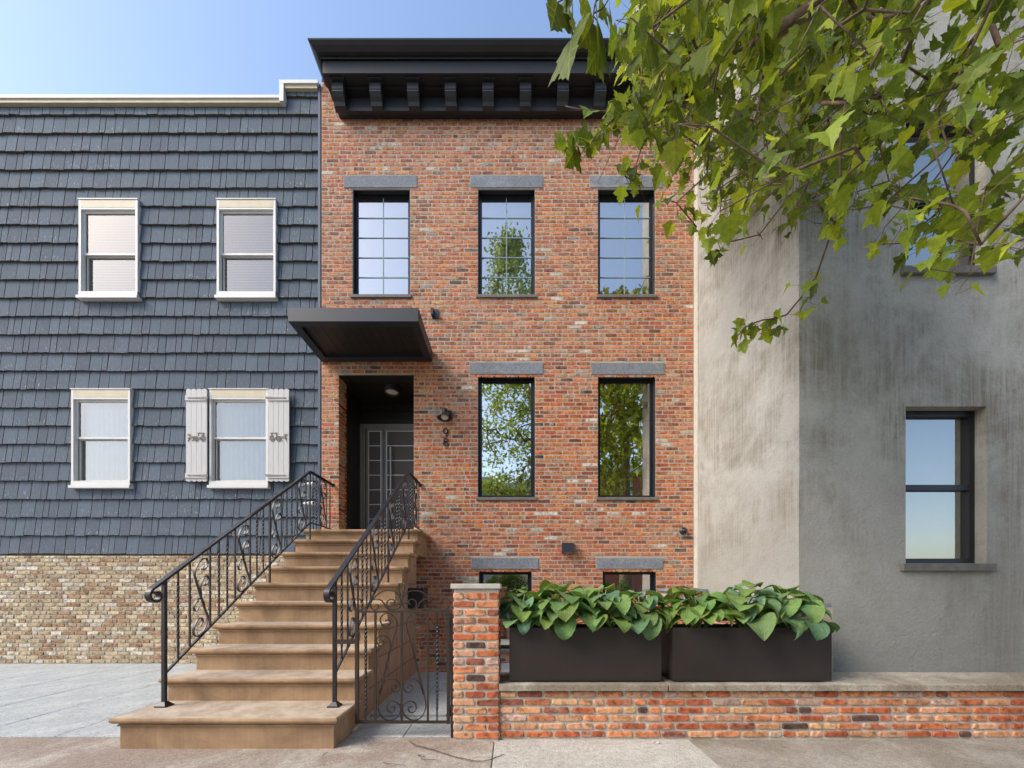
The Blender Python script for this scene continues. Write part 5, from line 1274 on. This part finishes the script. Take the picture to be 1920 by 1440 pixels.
row_house(4.7, 11.5, 9.2, 'redbrick', 'red brick row house across the street opposite the stucco building')
row_house(11.6, 18, 8.6, 'greymas', 'grey row house at the far end of the opposite row')

# white parked car by the near kerb
cx, cy = 7.0, -2.75; t = thing('parked_car', 'white hatchback parked at the kerb behind the viewpoint', 'car', (cx, cy, -.14))
z = -.14
side = [(-2.05, .32), (-2.1, .60), (-2.02, .86), (-1.75, .95), (-1.0, 1.0), (.85, .98), (1.6, .88), (2.0, .74), (2.08, .52), (2.05, .30), (1.75, .26), (1.72, .42), (1.55, .60), (1.33, .64), (1.1, .60), (.95, .42), (.92, .24), (-.92, .24), (-.95, .42), (-1.1, .60), (-1.33, .64), (-1.55, .60), (-1.72, .42), (-1.75, .26)]
m = MB(); m.prism([(cx + a, z + b_) for a, b_ in side], 'y', cy - .86, cy + .86); body = m.build('body', 'white', t)
bm_ = body.modifiers.new('bevel', 'BEVEL'); bm_.width = .05; bm_.segments = 3; bm_.limit_method = 'ANGLE'
cab = [(-1.85, .97), (-1.45, 1.38), (-.9, 1.46), (.1, 1.44), (.45, 1.30), (1.0, .985)]
m = MB(); b0 = 0; n_ = len(cab)
for s, k_ in ((-1, 1), (1, 1)): m.v += [(cx + a, cy + s * (.82 - .22 * (b_ - .97) / .49), z + b_) for a, b_ in cab]
m.idx(0, [tuple(range(n_)), tuple(range(2 * n_ - 1, n_ - 1, -1))] + [(i, i + 1, n_ + i + 1, n_ + i) for i in range(n_ - 1)]); m.build('cabin', 'glass_dark2' if False else 'frame', t)
m = MB(); m.box(cx - 1.42, cx + .12, cy - .58, cy + .58, z + 1.44, z + 1.475, bev=.015); m.build('roof', 'white', t)
for wx in (-1.33, 1.33):
    for wy in (-.80, .80):
        c = (cx + wx, cy + wy, z + .31); m = MB(); m.lathe([(.19, -.10), (.28, -.10), (.31, -.07), (.31, .07), (.28, .10), (.19, .10)], c, 'y', 24); wh = m.build('wheel', 'rubber', t)
        m = MB(); m.lathe([(0, -.09), (.19, -.085), (.19, .085), (0, .09)], c, 'y', 20); m.build('rim', 'silver', wh)
for wy in (-.62, .62):
    m = MB(); m.box(cx + 2.0, cx + 2.085, cy + wy - .18, cy + wy + .18, z + .60, z + .70, bev=.01); m.build('headlight', 'lampglass', t)

# ------------------------------------------------------------------ camera, sky, light
cam = bpy.data.cameras.new('camera'); co = bpy.data.objects.new('camera', cam); COL.objects.link(co); sc.camera = co
co.location = (0, 0, EYE); co.rotation_euler = (R(90), 0, 0)
cam.sensor_width = 36; cam.sensor_fit = 'HORIZONTAL'; cam.lens = 36 * F / 1920; cam.shift_x = (960 - VX) / 1920; cam.shift_y = (VY - 720) / 1920
cam.clip_start = .05; cam.clip_end = 800
w = bpy.data.worlds.new('World'); sc.world = w; w.use_nodes = True; nt = w.node_tree
sky = nt.nodes.new('ShaderNodeTexSky'); sky.sky_type = 'NISHITA'; sky.sun_disc = False
SUN_EL, SUN_AZ = 42, 243      # degrees; azimuth measured clockwise from +Y
sky.sun_elevation = R(SUN_EL); sky.sun_rotation = R(SUN_AZ); sky.air_density = 1.0; sky.dust_density = 1.7; sky.ozone_density = 1.2
bg = nt.nodes['Background']; bg.inputs[1].default_value = SKY_S; nt.links.new(sky.outputs[0], bg.inputs[0])
sd = bpy.data.lights.new('sun', 'SUN'); sd.energy = SUN_E; sd.angle = R(SUN_A); sd.color = (1, .90, .78)
so = bpy.data.objects.new('sun', sd); COL.objects.link(so)
dv = Vector((math.sin(R(SUN_AZ)) * math.cos(R(SUN_EL)), math.cos(R(SUN_AZ)) * math.cos(R(SUN_EL)), math.sin(R(SUN_EL))))
so.rotation_euler = dv.to_track_quat('Z', 'Y').to_euler(); so.location = (0, -5, 20)
vs = sc.view_settings; vs.view_transform = 'Standard'; vs.look = 'None'; vs.exposure = EXPO; vs.gamma = 1; vs.use_curve_mapping = False
sc.render.engine = 'CYCLES'; sc.cycles.max_bounces = 8; sc.cycles.transparent_max_bounces = 12
